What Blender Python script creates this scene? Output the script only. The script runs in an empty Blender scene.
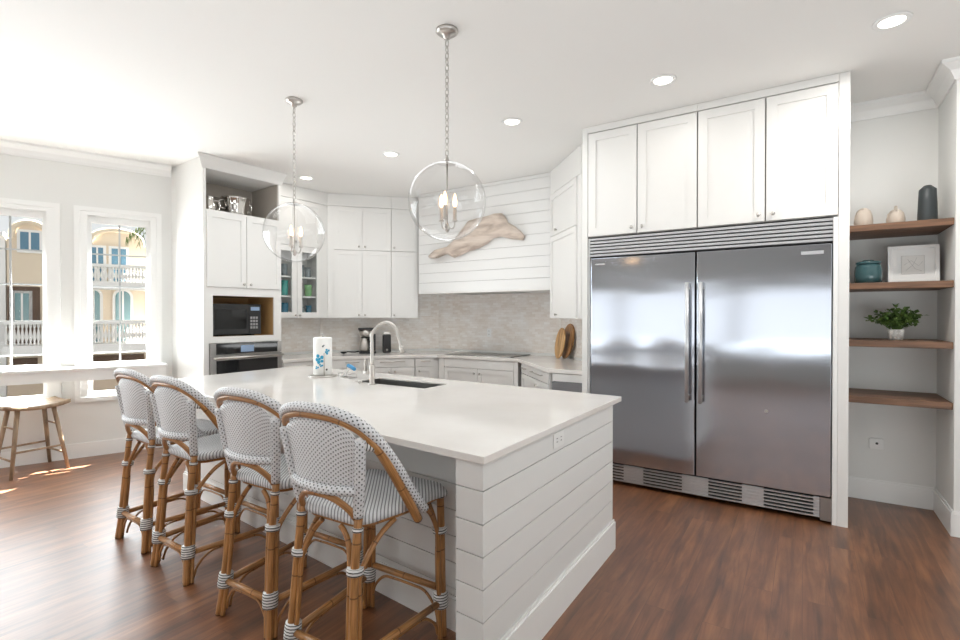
import bpy, math, random
from math import sin, cos, pi, radians as R, atan2, hypot
from mathutils import Vector as V, Matrix

random.seed(7)
sc = bpy.context.scene
col = sc.collection

# ------------------------------------------------------------------ camera
cam = bpy.data.cameras.new('camera'); cam_o = bpy.data.objects.new('camera', cam); col.objects.link(cam_o)
cam.sensor_width = 36; cam.lens = 499 / 960 * 36; cam.clip_start = .05; cam.clip_end = 300
cam_o.location = (0, 0, 1.42); cam_o.rotation_euler = (R(90 - .46), 0, R(33))
sc.camera = cam_o

# ------------------------------------------------------------------ world, sun, daylight, exposure
w = bpy.data.worlds.new('world'); sc.world = w; w.use_nodes = True
bg = w.node_tree.nodes['Background']; bg.inputs[0].default_value = (.97, .985, 1, 1); bg.inputs[1].default_value = .9
sc.view_settings.view_transform = 'Standard'; sc.view_settings.look = 'None'
sc.view_settings.exposure = -.05; sc.view_settings.gamma = 1

def light(name, kind, loc, energy, color=(1, 1, 1), rot=None, aim=None, **kw):
    l = bpy.data.lights.new(name, kind); o = bpy.data.objects.new(name, l); col.objects.link(o)
    l.energy = energy; l.color = color; o.location = loc
    if aim is not None: o.rotation_euler = (V(aim) - V(loc)).to_track_quat('-Z', 'Y').to_euler()
    if rot is not None: o.rotation_euler = rot
    for k, v in kw.items(): setattr(l, k, v)
    return o
P0 = V((-6.294, 1.458)); WD = V((.353, .936)).normalized(); WN = V((WD.y, -WD.x))   # window wall: origin, along, inward
sd = WN * .574 + WD * -.57
light('sun', 'SUN', (0, 0, 20), 90, (1, .96, .9), aim=(sd.x, sd.y, 19), angle=.008)
# daylight through the glazed rear wall and the window wall
for k, x in enumerate((-5.2, -2.6, 0.0)):
    light('rear_daylight', 'AREA', (x, -4.2, 1.4), 9, (.95, .98, 1), aim=(x, 4, 1.4), shape='RECTANGLE', size=2.4, size_y=1.28)
for s, e in ((-.775, 44), (-1.625, 44), (-2.475, 40), (.07, 36), (.916, 34)):  # first three stand at the unseen windows added for light
    p = P0 + WD * s + WN * -.12
    light('window_daylight', 'AREA', (p.x, p.y, 1.5), e, (.90, .96, 1), aim=(p.x + WN.x, p.y + WN.y, 1.3), shape='RECTANGLE', size=.5, size_y=1.7)
# unseen fill lamps, added to brighten the ceiling, niche and kitchen
light('fill_lamp', 'AREA', (1.8, 1.0, .9), 42, (.905, .965, 1), aim=(1.25, 2.3, 2.7), shape='DISK', size=2.2)
light('fill_lamp', 'AREA', (-.1, -1.0, .9), 40, (.905, .965, 1), aim=(-.1, -1.0, 3), shape='DISK', size=2.2)
light('fill_lamp', 'AREA', (-2.8, -1.3, .9), 37, (.905, .965, 1), aim=(-2.8, -1.3, 3), shape='DISK', size=2.4)
light('fill_lamp', 'AREA', (-3.4, 4.1, 1.0), 13, (.95, .98, 1), aim=(-3.4, 4.1, 3), shape='DISK', size=1.0)  # added in the aisle to lift the far ceiling and cabinets
light('kitchen_fill', 'AREA', (-3.1, 3.2, 2.98), 30, (.93, .975, 1), aim=(-3.2, 3.9, 0), shape='RECTANGLE', size=2.8, size_y=1.6)  # added overhead fill for counters, base cabinets and backsplash

# ------------------------------------------------------------------ materials
def lin(c):
    return tuple(((v / 255) / 12.92 if v / 255 <= .04045 else ((v / 255 + .055) / 1.055) ** 2.4) for v in c[:3]) + (1,)
def mat(name, rgb, rough=.5, metal=0, spec=None, emit=0, ecol=None, coat=0, aniso=0, trans=0):
    m = bpy.data.materials.new(name); m.use_nodes = True
    b = m.node_tree.nodes['Principled BSDF']
    b.inputs['Base Color'].default_value = lin(rgb); b.inputs['Roughness'].default_value = rough
    b.inputs['Metallic'].default_value = metal
    if spec is not None: b.inputs['Specular IOR Level'].default_value = spec
    if emit:
        b.inputs['Emission Strength'].default_value = emit; b.inputs['Emission Color'].default_value = lin(ecol or rgb)
    if coat: b.inputs['Coat Weight'].default_value = coat; b.inputs['Coat Roughness'].default_value = .08
    if aniso: b.inputs['Anisotropic'].default_value = aniso
    if trans: b.inputs['Transmission Weight'].default_value = trans
    return m
class NT:
    def __init__(s, m): s.m = m; s.t = m.node_tree; s.b = s.t.nodes['Principled BSDF']
    def n(s, typ, **kw):
        x = s.t.nodes.new(typ)
        for k, v in kw.items():
            if k.startswith('i_'):
                key = k[2:]; key = int(key) if key.isdigit() else key.replace('_', ' ')
                x.inputs[key].default_value = v
            else: setattr(x, k, v)
        return x
    def l(s, a, b): s.t.links.new(a, b)
    def math(s, op, a, b=None):
        x = s.n('ShaderNodeMath', operation=op)
        for i, v in enumerate((a, b)):
            if v is None: continue
            if isinstance(v, (int, float)): x.inputs[i].default_value = v
            else: s.l(v, x.inputs[i])
        return x.outputs[0]
    def mix(s, f, a, b, blend='MIX'):
        x = s.n('ShaderNodeMix', data_type='RGBA', blend_type=blend)
        for i, v in ((0, f), (6, a), (7, b)):
            if isinstance(v, (int, float)): x.inputs[i].default_value = v
            elif isinstance(v, tuple): x.inputs[i].default_value = v
            else: s.l(v, x.inputs[i])
        return x.outputs[2]
    def ramp(s, f, stops):
        x = s.n('ShaderNodeValToRGB'); e = x.color_ramp.elements
        while len(e) < len(stops): e.new(.5)
        for q, (p, c) in zip(e, stops): q.position = p; q.color = c
        s.l(f, x.inputs[0]); return x.outputs[0]
    def bump(s, h, strength=.3, dist=.002):
        x = s.n('ShaderNodeBump', i_Strength=strength, i_Distance=dist); s.l(h, x.inputs['Height']); s.l(x.outputs[0], s.b.inputs['Normal'])
    def coords(s, out='Object', scale=(1, 1, 1), rot=(0, 0, 0)):
        c = s.n('ShaderNodeTexCoord'); m = s.n('ShaderNodeMapping')
        m.inputs['Scale'].default_value = scale; m.inputs['Rotation'].default_value = rot
        s.l(c.outputs[out], m.inputs[0]); return m.outputs[0]

def paint(name, rgb, rough=.45):
    m = mat(name, rgb, rough); t = NT(m)
    nz = t.n('ShaderNodeTexNoise', i_Scale=60.0, i_Detail=2.0); t.l(t.coords(), nz.inputs['Vector'])
    t.bump(nz.outputs[0], .04, .001); return m
M = {}
M['wall'] = paint('wall_paint', (232, 232, 229), .7)
M['ceiling'] = paint('ceiling_paint', (240, 239, 236), .8)
M['rearwall'] = paint('greige_wall_paint', (176, 172, 166), .8)
M['white'] = paint('white_cabinet_paint', (231, 230, 227), .38)
M['trim'] = paint('white_trim_paint', (242, 242, 240), .4)
M['ship'] = paint('white_shiplap_paint', (230, 230, 228), .45)
M['gap'] = mat('shadow_gap_core', (150, 148, 144), .8)
M['inner'] = paint('cabinet_interior', (178, 170, 160), .6)
M['plywood'] = mat('birch_plywood', (190, 150, 100), .6)
M['nickel'] = mat('satin_nickel', (196, 192, 187), .33, .9)
M['chrome'] = mat('polished_silver', (215, 212, 208), .08, 1)
M['blackglass'] = mat('black_glass', (14, 14, 15), .06, 0, .6)
M['blackplastic'] = mat('black_plastic', (22, 22, 23), .35)
M['display'] = mat('lit_display', (120, 140, 165), .3, emit=.35)
M['button'] = mat('grey_buttons', (150, 150, 150), .5)
M['outlet'] = mat('white_outlet_plastic', (238, 238, 236), .35)
M['slot'] = mat('dark_slot', (70, 68, 66), .6)
M['socket'] = mat('grey_socket_slot', (150, 148, 146), .6)
M['darkgap'] = mat('dark_recess', (26, 26, 27), .8)
M['paper'] = mat('paper_towel', (244, 243, 240), .9)
M['blueprint'] = mat('blue_floral_print', (60, 165, 205), .9)
M['blueplastic'] = mat('blue_plastic', (40, 130, 180), .35)
M['cream'] = mat('cream_stoneware', (205, 192, 178), .7)
M['charcoal'] = mat('charcoal_ceramic', (58, 64, 66), .45)
M['teal'] = mat('teal_glazed_ceramic', (58, 92, 96), .12, coat=.4)
M['art'] = mat('pale_art_paper', (226, 224, 220), .8)
M['artline'] = mat('grey_pencil_line', (180, 178, 176), .8)
M['soil'] = mat('potting_soil', (50, 38, 30), .9)
M['bulb'] = mat('warm_flame_bulb', (255, 214, 170), .3, emit=5, ecol=(255, 205, 150))
M['candle'] = mat('candle_sleeve', (196, 190, 184), .4)
M['can'] = mat('downlight_lens', (255, 250, 240), .4, emit=7, ecol=(255, 246, 232))
M['tealglass'] = mat('teal_drinking_glass', (40, 150, 140), .08, 0, .6)
M['blueglass'] = mat('blue_drinking_glass', (40, 105, 130), .08, 0, .6)
M['greenglass'] = mat('green_drinking_glass', (110, 165, 105), .08, 0, .6)
M['amberglass'] = mat('coral_drinking_glass', (205, 130, 100), .1, 0, .6)
M['cloud'] = mat('smoke_drinking_glass', (120, 130, 134), .08, 0, .6)
M['register'] = mat('bronze_register', (78, 62, 50), .5, .3)
# neighbouring buildings
M['stucco'] = paint('beige_stucco', (222, 206, 184), .9)
M['stuccolow'] = paint('pale_stucco', (210, 190, 168), .9)
M['extwhite'] = paint('white_exterior_paint', (235, 233, 230), .7)
M['extglass'] = mat('blue_exterior_glass', (92, 130, 152), .15)
M['extteal'] = mat('teal_exterior_glass', (104, 140, 145), .2)
M['extdark'] = mat('dark_wood_and_shade', (92, 70, 54), .7)
M['frond'] = mat('palm_leaf', (104, 122, 62), .6)
M['asphalt'] = mat('street_paving', (34, 34, 34), .9)

def mk_glass(name, tint=(1, 1, 1, 1), refl=1.0):
    m = bpy.data.materials.new(name); m.use_nodes = True; t = m.node_tree; t.nodes.clear()
    o = t.nodes.new('ShaderNodeOutputMaterial'); tr = t.nodes.new('ShaderNodeBsdfTransparent'); gl = t.nodes.new('ShaderNodeBsdfGlossy')
    mx = t.nodes.new('ShaderNodeMixShader'); fr = t.nodes.new('ShaderNodeLayerWeight'); pw = t.nodes.new('ShaderNodeMath'); pw.operation = 'POWER'; pw.inputs[1].default_value = 4.5; mm = t.nodes.new('ShaderNodeMath'); mm.operation = 'MULTIPLY'
    mm.operation = 'MULTIPLY_ADD'; mm.inputs[1].default_value = .9 * refl; mm.inputs[2].default_value = .04 * refl; tr.inputs[0].default_value = tint; gl.inputs[1].default_value = .02
    t.links.new(fr.outputs['Facing'], pw.inputs[0]); t.links.new(pw.outputs[0], mm.inputs[0]); t.links.new(mm.outputs[0], mx.inputs[0]); t.links.new(tr.outputs[0], mx.inputs[1])
    t.links.new(gl.outputs[0], mx.inputs[2]); t.links.new(mx.outputs[0], o.inputs[0]); return m
M['pane'] = mk_glass('window_glass', (.97, .98, .98, 1), .3)
M['globe'] = mk_glass('clear_globe_glass', (.985, .985, .985, 1), 1.0)
M['cabpane'] = mk_glass('cabinet_glass', (.96, .97, .97, 1), .8)

def mk_floor():
    m = mat('brown_wood_plank', (120, 78, 52), .4, spec=.8); t = NT(m)
    v = t.coords('Object', rot=(0, 0, R(90)))
    br = t.n('ShaderNodeTexBrick', i_Scale=1.0, i_Mortar_Size=.0012, i_Mortar_Smooth=.2, i_Bias=0.0, i_Brick_Width=1.25, i_Row_Height=.13, offset=.37, offset_frequency=2)
    br.inputs['Color1'].default_value = (0, 0, 0, 1); br.inputs['Color2'].default_value = (1, 1, 1, 1); br.inputs['Mortar'].default_value = (.3, .3, .3, 1)
    t.l(v, br.inputs['Vector'])
    mp = t.coords('Object', scale=(13, 1.0, 1)); n1 = t.n('ShaderNodeTexNoise', i_Scale=1.6, i_Detail=6.0, i_Roughness=.6, i_Distortion=.8)
    ad = t.n('ShaderNodeVectorMath', operation='ADD'); t.l(mp, ad.inputs[0]); t.l(br.outputs['Color'], ad.inputs[1]); t.l(ad.outputs[0], n1.inputs['Vector'])
    mp2 = t.coords('Object', scale=(5.5, 1.6, 1)); n2 = t.n('ShaderNodeTexNoise', i_Scale=2.1, i_Detail=4.0); t.l(mp2, n2.inputs['Vector'])
    c1 = t.ramp(n1.outputs[0], [(.28, lin((86, 54, 34))), (.5, lin((128, 81, 49))), (.74, lin((158, 108, 69)))])
    c2 = t.mix(.2, c1, br.outputs['Color'], 'SOFT_LIGHT')
    c3 = t.mix(.6, c2, t.ramp(n2.outputs[0], [(.36, lin((128, 124, 122))), (.64, lin((186, 182, 178)))]), 'OVERLAY')
    c4 = t.mix(t.math('MULTIPLY', br.outputs['Fac'], .55), c3, lin((78, 48, 32)))
    t.b.inputs['Coat Weight'].default_value = .5; t.b.inputs['Coat Roughness'].default_value = .42
    t.l(c4, t.b.inputs['Base Color']); t.bump(n1.outputs[0], .12, .002)
    return m
M['floor'] = mk_floor()
M['muntin'] = mat('grey_muntin', (176, 178, 178), .4)

def mk_bamboo():
    m = mat('golden_rattan_pole', (168, 112, 58), .36); t = NT(m)
    c = t.n('ShaderNodeTexCoord'); sp = t.n('ShaderNodeSeparateXYZ'); t.l(c.outputs['UV'], sp.inputs[0])
    mp = t.n('ShaderNodeMapping'); mp.inputs['Scale'].default_value = (7, 160, 1); t.l(c.outputs['UV'], mp.inputs[0])
    n = t.n('ShaderNodeTexNoise', i_Scale=1.0, i_Detail=3.0); t.l(mp.outputs[0], n.inputs['Vector'])
    n2 = t.n('ShaderNodeTexNoise', i_Scale=9.0, i_Detail=2.0); t.l(c.outputs['Object'], n2.inputs['Vector'])
    base = t.ramp(n.outputs[0], [(.3, lin((158, 110, 64))), (.55, lin((196, 150, 95))), (.8, lin((214, 174, 122)))])
    base = t.mix(.45, base, t.ramp(n2.outputs[0], [(.35, lin((110, 88, 70))), (.65, lin((160, 140, 120)))]), 'OVERLAY')
    u = t.math('FRACT', t.math('MULTIPLY', sp.outputs[0], 5.2)); ring = t.math('LESS_THAN', u, .03)
    base = t.mix(t.math('MULTIPLY', ring, .65), base, lin((74, 42, 20)))
    t.l(base, t.b.inputs['Base Color']); return m
M['bamboo'] = mk_bamboo()

def mk_weave(name, pitch, stripes=False):
    m = mat(name, (228, 228, 228), .55); t = NT(m)
    c = t.n('ShaderNodeTexCoord'); sp = t.n('ShaderNodeSeparateXYZ'); t.l(c.outputs['UV'], sp.inputs[0])
    k = 2 * pi / pitch
    if stripes:
        a = t.math('SINE', t.math('MULTIPLY', t.math('ADD', sp.outputs[0], t.math('MULTIPLY', sp.outputs[1], .8)), k * .72))
        f = t.math('GREATER_THAN', a, .45)
        f = t.math('MULTIPLY', f, .7)
        h = a
    else:
        h = t.math('MULTIPLY', t.math('SINE', t.math('MULTIPLY', sp.outputs[0], k / 1.35)), t.math('SINE', t.math('MULTIPLY', sp.outputs[1], k / 1.35)))
        f = t.math('GREATER_THAN', h, .56)
    t.l(t.mix(f, lin((228, 229, 231)), lin((66, 68, 72))), t.b.inputs['Base Color'])
    t.bump(h, .35, .0015); return m
M['weave'] = mk_weave('white_woven_resin', .0155)
M['weaveseat'] = mk_weave('striped_woven_resin', .0125, True)
def mk_bind():
    m = mat('striped_binding', (228, 228, 226), .5); t = NT(m)
    c = t.n('ShaderNodeTexCoord'); sp = t.n('ShaderNodeSeparateXYZ'); t.l(c.outputs['UV'], sp.inputs[0])
    a = t.math('SINE', t.math('MULTIPLY', sp.outputs[0], 2 * pi / .012)); f = t.math('GREATER_THAN', a, .45)
    t.l(t.mix(f, lin((228, 228, 226)), lin((48, 48, 50))), t.b.inputs['Base Color']); t.bump(a, .4, .001); return m
M['bind'] = mk_bind()

def mk_wood(name, a, b, c, scale=(3, 14, 14), rough=.5):
    m = mat(name, b, rough); t = NT(m)
    n = t.n('ShaderNodeTexNoise', i_Scale=1.5, i_Detail=5.0, i_Distortion=.6); t.l(t.coords('Object', scale=scale), n.inputs['Vector'])
    t.l(t.ramp(n.outputs[0], [(.3, lin(a)), (.5, lin(b)), (.72, lin(c))]), t.b.inputs['Base Color']); t.bump(n.outputs[0], .1, .002); return m
M['shelfwood'] = mk_wood('walnut_stained_shelf', (90, 65, 49), (118, 86, 64), (142, 105, 78), (2, 22, 22))
M['stoolwood'] = mk_wood('limed_oak', (128, 106, 84), (160, 136, 110), (184, 160, 134), (14, 14, 3))
M['drift'] = mk_wood('grey_pink_driftwood', (172, 156, 144), (206, 191, 178), (224, 212, 201), (2.2, 6, 9), .8)
M['olive'] = mk_wood('olive_wood', (140, 98, 55), (200, 154, 98), (224, 184, 130), (16, 8, 2.2), .4)
M['acacia'] = mk_wood('dark_acacia_wood', (110, 74, 42), (162, 116, 68), (192, 146, 94), (16, 8, 2.2), .4)

def mk_tile():
    m = mat('travertine_brick_tile', (196, 184, 172), .42); t = NT(m)
    c = t.n('ShaderNodeTexCoord'); sp = t.n('ShaderNodeSeparateXYZ'); cb = t.n('ShaderNodeCombineXYZ')
    t.l(c.outputs['Object'], sp.inputs[0]); t.l(sp.outputs[0], cb.inputs[0]); t.l(sp.outputs[2], cb.inputs[1])
    br = t.n('ShaderNodeTexBrick', i_Scale=1.0, i_Mortar_Size=.0016, i_Brick_Width=.085, i_Row_Height=.032, i_Bias=0.0, offset=.5)
    br.inputs['Color1'].default_value = lin((226, 219, 211)); br.inputs['Color2'].default_value = lin((250, 248, 245)); br.inputs['Mortar'].default_value = lin((226, 221, 214))
    t.l(cb.outputs[0], br.inputs['Vector'])
    mp = t.n('ShaderNodeMapping'); mp.inputs['Scale'].default_value = (1, 2.6, 1); t.l(cb.outputs[0], mp.inputs[0])
    n = t.n('ShaderNodeTexNoise', i_Scale=17.0, i_Detail=5.0, i_Roughness=.7); t.l(mp.outputs[0], n.inputs['Vector'])
    n2 = t.n('ShaderNodeTexNoise', i_Scale=4.0, i_Detail=2.0); t.l(cb.outputs[0], n2.inputs['Vector'])
    k = t.mix(.5, br.outputs['Color'], t.ramp(n.outputs[0], [(.34, lin((160, 152, 145))), (.56, lin((226, 223, 220)))]), 'OVERLAY')
    k = t.mix(.35, k, t.ramp(n2.outputs[0], [(.35, lin((214, 198, 183))), (.65, lin((230, 226, 222)))]))
    t.l(k, t.b.inputs['Base Color']); t.bump(br.outputs['Fac'], -.3, .002); return m
M['tile'] = mk_tile()
def mk_quartz():
    m = mat('white_quartz', (224, 219, 213), .1, spec=.5); t = NT(m)
    n = t.n('ShaderNodeTexNoise', i_Scale=3.0, i_Detail=4.0); t.l(t.coords(), n.inputs['Vector'])
    t.l(t.ramp(n.outputs[0], [(.3, lin((231, 227, 222))), (.7, lin((240, 237, 233)))]), t.b.inputs['Base Color']); return m
M['quartz'] = mk_quartz()
def mk_steel(name, rgb, rough):
    m = mat(name, rgb, rough, 1, aniso=.5); t = NT(m)
    n = t.n('ShaderNodeTexNoise', i_Scale=1.0, i_Detail=2.0); t.l(t.coords('Object', scale=(3, 3, 700)), n.inputs['Vector'])
    w_ = t.n('ShaderNodeTexNoise', i_Scale=1.0, i_Detail=1.0); t.l(t.coords('Object', scale=(1.6, 1.6, 4)), w_.inputs['Vector'])
    a = t.math('ADD', t.math('MULTIPLY', n.outputs[0], .012), w_.outputs[0])
    t.bump(a, .12, .02); return m
M['steel'] = mk_steel('brushed_stainless', (194, 199, 208), .11)
M['steeldark'] = mat('stainless_trim', (170, 168, 166), .3, 1)
M['handle'] = mat('handle_steel', (212, 214, 217), .3, .6)
M['basin'] = mat('satin_sink_steel', (176, 174, 172), .28, 1)
M['grille'] = mat('bright_grille_steel', (205, 206, 208), .3, .75)
def mk_leaf():
    m = mat('green_leaf', (62, 88, 44), .45); t = NT(m)
    n = t.n('ShaderNodeTexNoise', i_Scale=30.0); t.l(t.coords(), n.inputs['Vector'])
    t.l(t.ramp(n.outputs[0], [(.3, lin((52, 78, 34))), (.7, lin((122, 150, 80)))]), t.b.inputs['Base Color']); return m
M['leaf'] = mk_leaf()
def mk_pot():
    m = mat('white_textured_pot', (228, 226, 222), .6); t = NT(m)
    v = t.n('ShaderNodeTexVoronoi', i_Scale=95.0); t.l(t.coords(), v.inputs['Vector']); t.bump(v.outputs[0], .8, .003)
    t.l(t.ramp(v.outputs[0], [(.0, lin((236, 234, 230))), (.75, lin((196, 192, 186)))]), t.b.inputs['Base Color']); return m
M['pot'] = mk_pot()

# ------------------------------------------------------------------ mesh helpers
def spline(pts, per=6, closed=False):
    P = [V(p) for p in pts]; n = len(P); out = []
    for i in range(n if closed else n - 1):
        g = lambda k: P[k % n] if closed else P[min(max(k, 0), n - 1)]
        a, b, c, d = g(i - 1), g(i), g(i + 1), g(i + 2)
        for k in range(per):
            t = k / per
            out.append(.5 * ((2 * b) + (c - a) * t + (2 * a - 5 * b + 4 * c - d) * t * t + (3 * b - a - 3 * c + d) * t ** 3))
    if not closed: out.append(P[-1])
    return out
def rpoly(pts, r, seg=4):
    out = []; n = len(pts)
    for i in range(n):
        a, b, c = V(pts[i - 1]).to_2d(), V(pts[i]).to_2d(), V(pts[(i + 1) % n]).to_2d()
        rr = r[i] if isinstance(r, (list, tuple)) else r
        u, v = (a - b), (c - b); q = min(rr, u.length * .49, v.length * .49)
        s, e = b + u.normalized() * q, b + v.normalized() * q
        for k in range(seg + 1):
            t = k / seg; out.append((1 - t) ** 2 * s + 2 * t * (1 - t) * b + t * t * e)
    return out
class MB:
    def __init__(s): s.v = []; s.f = []; s.uv = []; s.mi = []; s.cur = 0
    def face(s, idx, uv=None): s.f.append(idx); s.uv.append(uv or [(0, 0)] * len(idx)); s.mi.append(s.cur); return s
    def box(s, x0, y0, z0, x1, y1, z1):
        b = len(s.v); s.v += [(x, y, z) for z in (z0, z1) for y in (y0, y1) for x in (x0, x1)]
        for q in ((0, 2, 3, 1), (4, 5, 7, 6), (0, 1, 5, 4), (2, 6, 7, 3), (0, 4, 6, 2), (1, 3, 7, 5)): s.face([b + k for k in q])
        return s
    def prism(s, poly, z0, z1):
        poly = [tuple(p)[:2] for p in poly]
        if sum(poly[i - 1][0] * poly[i][1] - poly[i][0] * poly[i - 1][1] for i in range(len(poly))) < 0: poly = poly[::-1]
        b = len(s.v); n = len(poly); s.v += [(x, y, z0) for x, y in poly] + [(x, y, z1) for x, y in poly]
        s.face([b + k for k in range(n)][::-1]); s.face([b + n + k for k in range(n)])
        for i in range(n): j = (i + 1) % n; s.face([b + i, b + j, b + n + j, b + n + i])
        return s
    def loft(s, rings, cap=True, closed=True, uvplan=False):
        b = len(s.v); n = len(rings[0])
        for r in rings: s.v += [tuple(p) for p in r]
        U = lambda i: (s.v[i][0], s.v[i][1])
        for k in range(len(rings) - 1):
            for i in range(n if closed else n - 1):
                j = (i + 1) % n; q = [b + k * n + i, b + k * n + j, b + (k + 1) * n + j, b + (k + 1) * n + i]
                s.face(q, [U(x) for x in q] if uvplan else None)
        if cap:
            q = [b + i for i in range(n)][::-1]; s.face(q, [U(x) for x in q] if uvplan else None)
            q = [b + (len(rings) - 1) * n + i for i in range(n)]; s.face(q, [U(x) for x in q] if uvplan else None)
        return s
    def tube(s, pts, r, n=8, closed=False):
        P = [V(p) for p in pts]; m = len(P); rs = r if isinstance(r, (list, tuple)) else [r] * m
        T = []
        for i in range(m):
            a = P[(i - 1) % m] if closed or i > 0 else P[i]; c = P[(i + 1) % m] if closed or i < m - 1 else P[i]
            T.append((c - a).normalized())
        up = V((0, 0, 1)) if abs(T[0].z) < .9 else V((1, 0, 0))
        N = (up - T[0] * up.dot(T[0])).normalized(); b = len(s.v); L = 0; Ls = []
        for i in range(m):
            if i: L += (P[i] - P[i - 1]).length
            Ls.append(L); N = (N - T[i] * N.dot(T[i])).normalized(); B = T[i].cross(N)
            for k in range(n):
                a = 2 * pi * k / n; s.v.append(tuple(P[i] + (N * cos(a) + B * sin(a)) * rs[i]))
        for i in range(m if closed else m - 1):
            i2 = (i + 1) % m; l2 = Ls[i2] if i2 else L + (P[0] - P[-1]).length
            for k in range(n):
                k2 = (k + 1) % n; c = 2 * pi * rs[i] / n
                s.face([b + i * n + k, b + i * n + k2, b + i2 * n + k2, b + i2 * n + k], [(Ls[i], k * c), (Ls[i], (k + 1) * c), (l2, (k + 1) * c), (l2, k * c)])
        if not closed: s.face([b + k for k in range(n)][::-1]); s.face([b + (m - 1) * n + k for k in range(n)])
        return s
    def lathe(s, prof, n=24, c=(0, 0, 0), cap=True):
        rings = [[(c[0] + r * cos(2 * pi * k / n), c[1] + r * sin(2 * pi * k / n), c[2] + z) for k in range(n)] for r, z in prof]
        return s.loft(rings, cap)
    def patch(s, fn, nu, nv, off, su=1, sv=1):
        """a sheet fn(u, v) with thickness vector off; uv in metres"""
        b = len(s.v); w_ = nv + 1
        for sgn in (0, 1):
            for i in range(nu + 1):
                for j in range(nv + 1): s.v.append(tuple(V(fn(i / nu, j / nv)) + V(off) * sgn))
        o = (nu + 1) * w_; I = lambda i, j: b + i * w_ + j
        for i in range(nu):
            for j in range(nv):
                q = [I(i, j), I(i + 1, j), I(i + 1, j + 1), I(i, j + 1)]
                uv = [(i / nu * su, j / nv * sv), ((i + 1) / nu * su, j / nv * sv), ((i + 1) / nu * su, (j + 1) / nv * sv), (i / nu * su, (j + 1) / nv * sv)]
                s.face(q, uv); s.face([x + o for x in q][::-1], uv[::-1])
        for i in range(nu): s.face([I(i, 0), I(i, 0) + o, I(i + 1, 0) + o, I(i + 1, 0)]); s.face([I(i, nv), I(i + 1, nv), I(i + 1, nv) + o, I(i, nv) + o])
        for j in range(nv): s.face([I(0, j), I(0, j + 1), I(0, j + 1) + o, I(0, j) + o]); s.face([I(nu, j), I(nu, j) + o, I(nu, j + 1) + o, I(nu, j + 1)])
        return s
    def build(s, name, m, parent=None, smooth=False, bevel=0, label=None):
        me = bpy.data.meshes.new(name); me.from_pydata(s.v, [], s.f)
        for x in (m if isinstance(m, (list, tuple)) else [m]): me.materials.append(x)
        uvl = me.uv_layers.new(name='UVMap'); k = 0; data = []
        for uv in s.uv:
            for q in uv: data += [q[0], q[1]]
        uvl.data.foreach_set('uv', data)
        for p, i in zip(me.polygons, s.mi): p.material_index = i; p.use_smooth = smooth
        me.update(); o = bpy.data.objects.new(name, me); col.objects.link(o)
        if parent: o.parent = parent
        if bevel:
            b = o.modifiers.new('bevel', 'BEVEL'); b.width = bevel; b.segments = 2; b.limit_method = 'ANGLE'; b.angle_limit = R(40)
        if label: o['label'] = label
        return o
def thing(name, label, cat, loc=(0, 0, 0), rz=0, group=None):
    o = bpy.data.objects.new(name, None); col.objects.link(o); o.empty_display_size = .1
    o.location = loc; o.rotation_euler = (0, 0, rz); return tag(o, label, cat, group)
def tag(o, label, cat, group=None):
    o['label'] = label; o['category'] = cat
    if group: o['group'] = group
    return o
def struct(o): o['kind'] = 'structure'; return o
def place(o, loc, rz=0): o.location = loc; o.rotation_euler = (0, 0, rz); return o
def copy_tree(o, parent=None):
    c = o.copy(); col.objects.link(c); c.parent = parent
    for ch in list(o.children): copy_tree(ch, c)
    return c
ang = lambda d: atan2(d[1], d[0])
def isect(n1, c1, n2, c2):
    det = n1[0] * n2[1] - n1[1] * n2[0]
    return V(((c1 * n2[1] - c2 * n1[1]) / det, (n1[0] * c2 - n2[0] * c1) / det))

# ------------------------------------------------------------------ plan of the room
CEIL = 3.05
TP = V((-5.10, 3.0)); TD = V((.0610, .9981)); TN = V((TD.y, -TD.x))           # oven-tower front
CP = V((-5.08, 4.04)); CD = V((.675, .738)).normalized(); CN = V((CD.y, -CD.x)) # diagonal run, counter edge
EP = V((-2.78, 5.126)); ED = V((.687, -.727)).normalized(); EN = V((ED.y, -ED.x))
HY = 5.18; WY = 5.82; FY = 4.155; BY = 4.87
lineT = lambda off: (TN, TN.dot(TP) - off)
lineC = lambda off: (CN, CN.dot(CP) - off)
lineE = lambda off: (EN, EN.dot(EP) - off)
lineH = lambda y: (V((0, 1)), y)
PC = P0 + WD * 1.379                                                          # window wall meets the tower side
wAC = isect(*lineT(.62), *lineC(.77)); wCD = isect(*lineC(.77), *lineH(WY)); wDE = isect(*lineH(WY), *lineE(.64)); wEB = isect(*lineE(.64), *lineH(BY))
wTA = V((TP - TN * .62 - TD * .27))
def wall_seg(name, a, b, z0=0, z1=CEIL, t=.1, m='wall'):
    a, b = V(a), V(b); d = (b - a).normalized(); L = (b - a).length
    o = MB().box(-.0, .0, z0, L, t, z1).build(name, M[m]); place(o, (a.x, a.y, 0), ang(d)); return struct(o)

# ------------------------------------------------------------------ structure
wo = [P0 + WD * t - WN * .13 for t in (1.379, -6.25)]
plan = [wo[0], wo[1], V((wo[1].x, -4.4)), V((3.3, -4.4)), V((3.3, 4.95)), V((-1.4, 4.95)), V((-2.4, 5.95)), V((-5.0, 5.95)), V((-5.9, 4.9)), V((-5.95, 2.9))]
struct(MB().prism(plan, -.1, 0).build('floor', M['floor']))
struct(MB().prism(plan, CEIL, CEIL + .1).build('ceiling', M['ceiling']))
WR = ang(WD)
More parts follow.
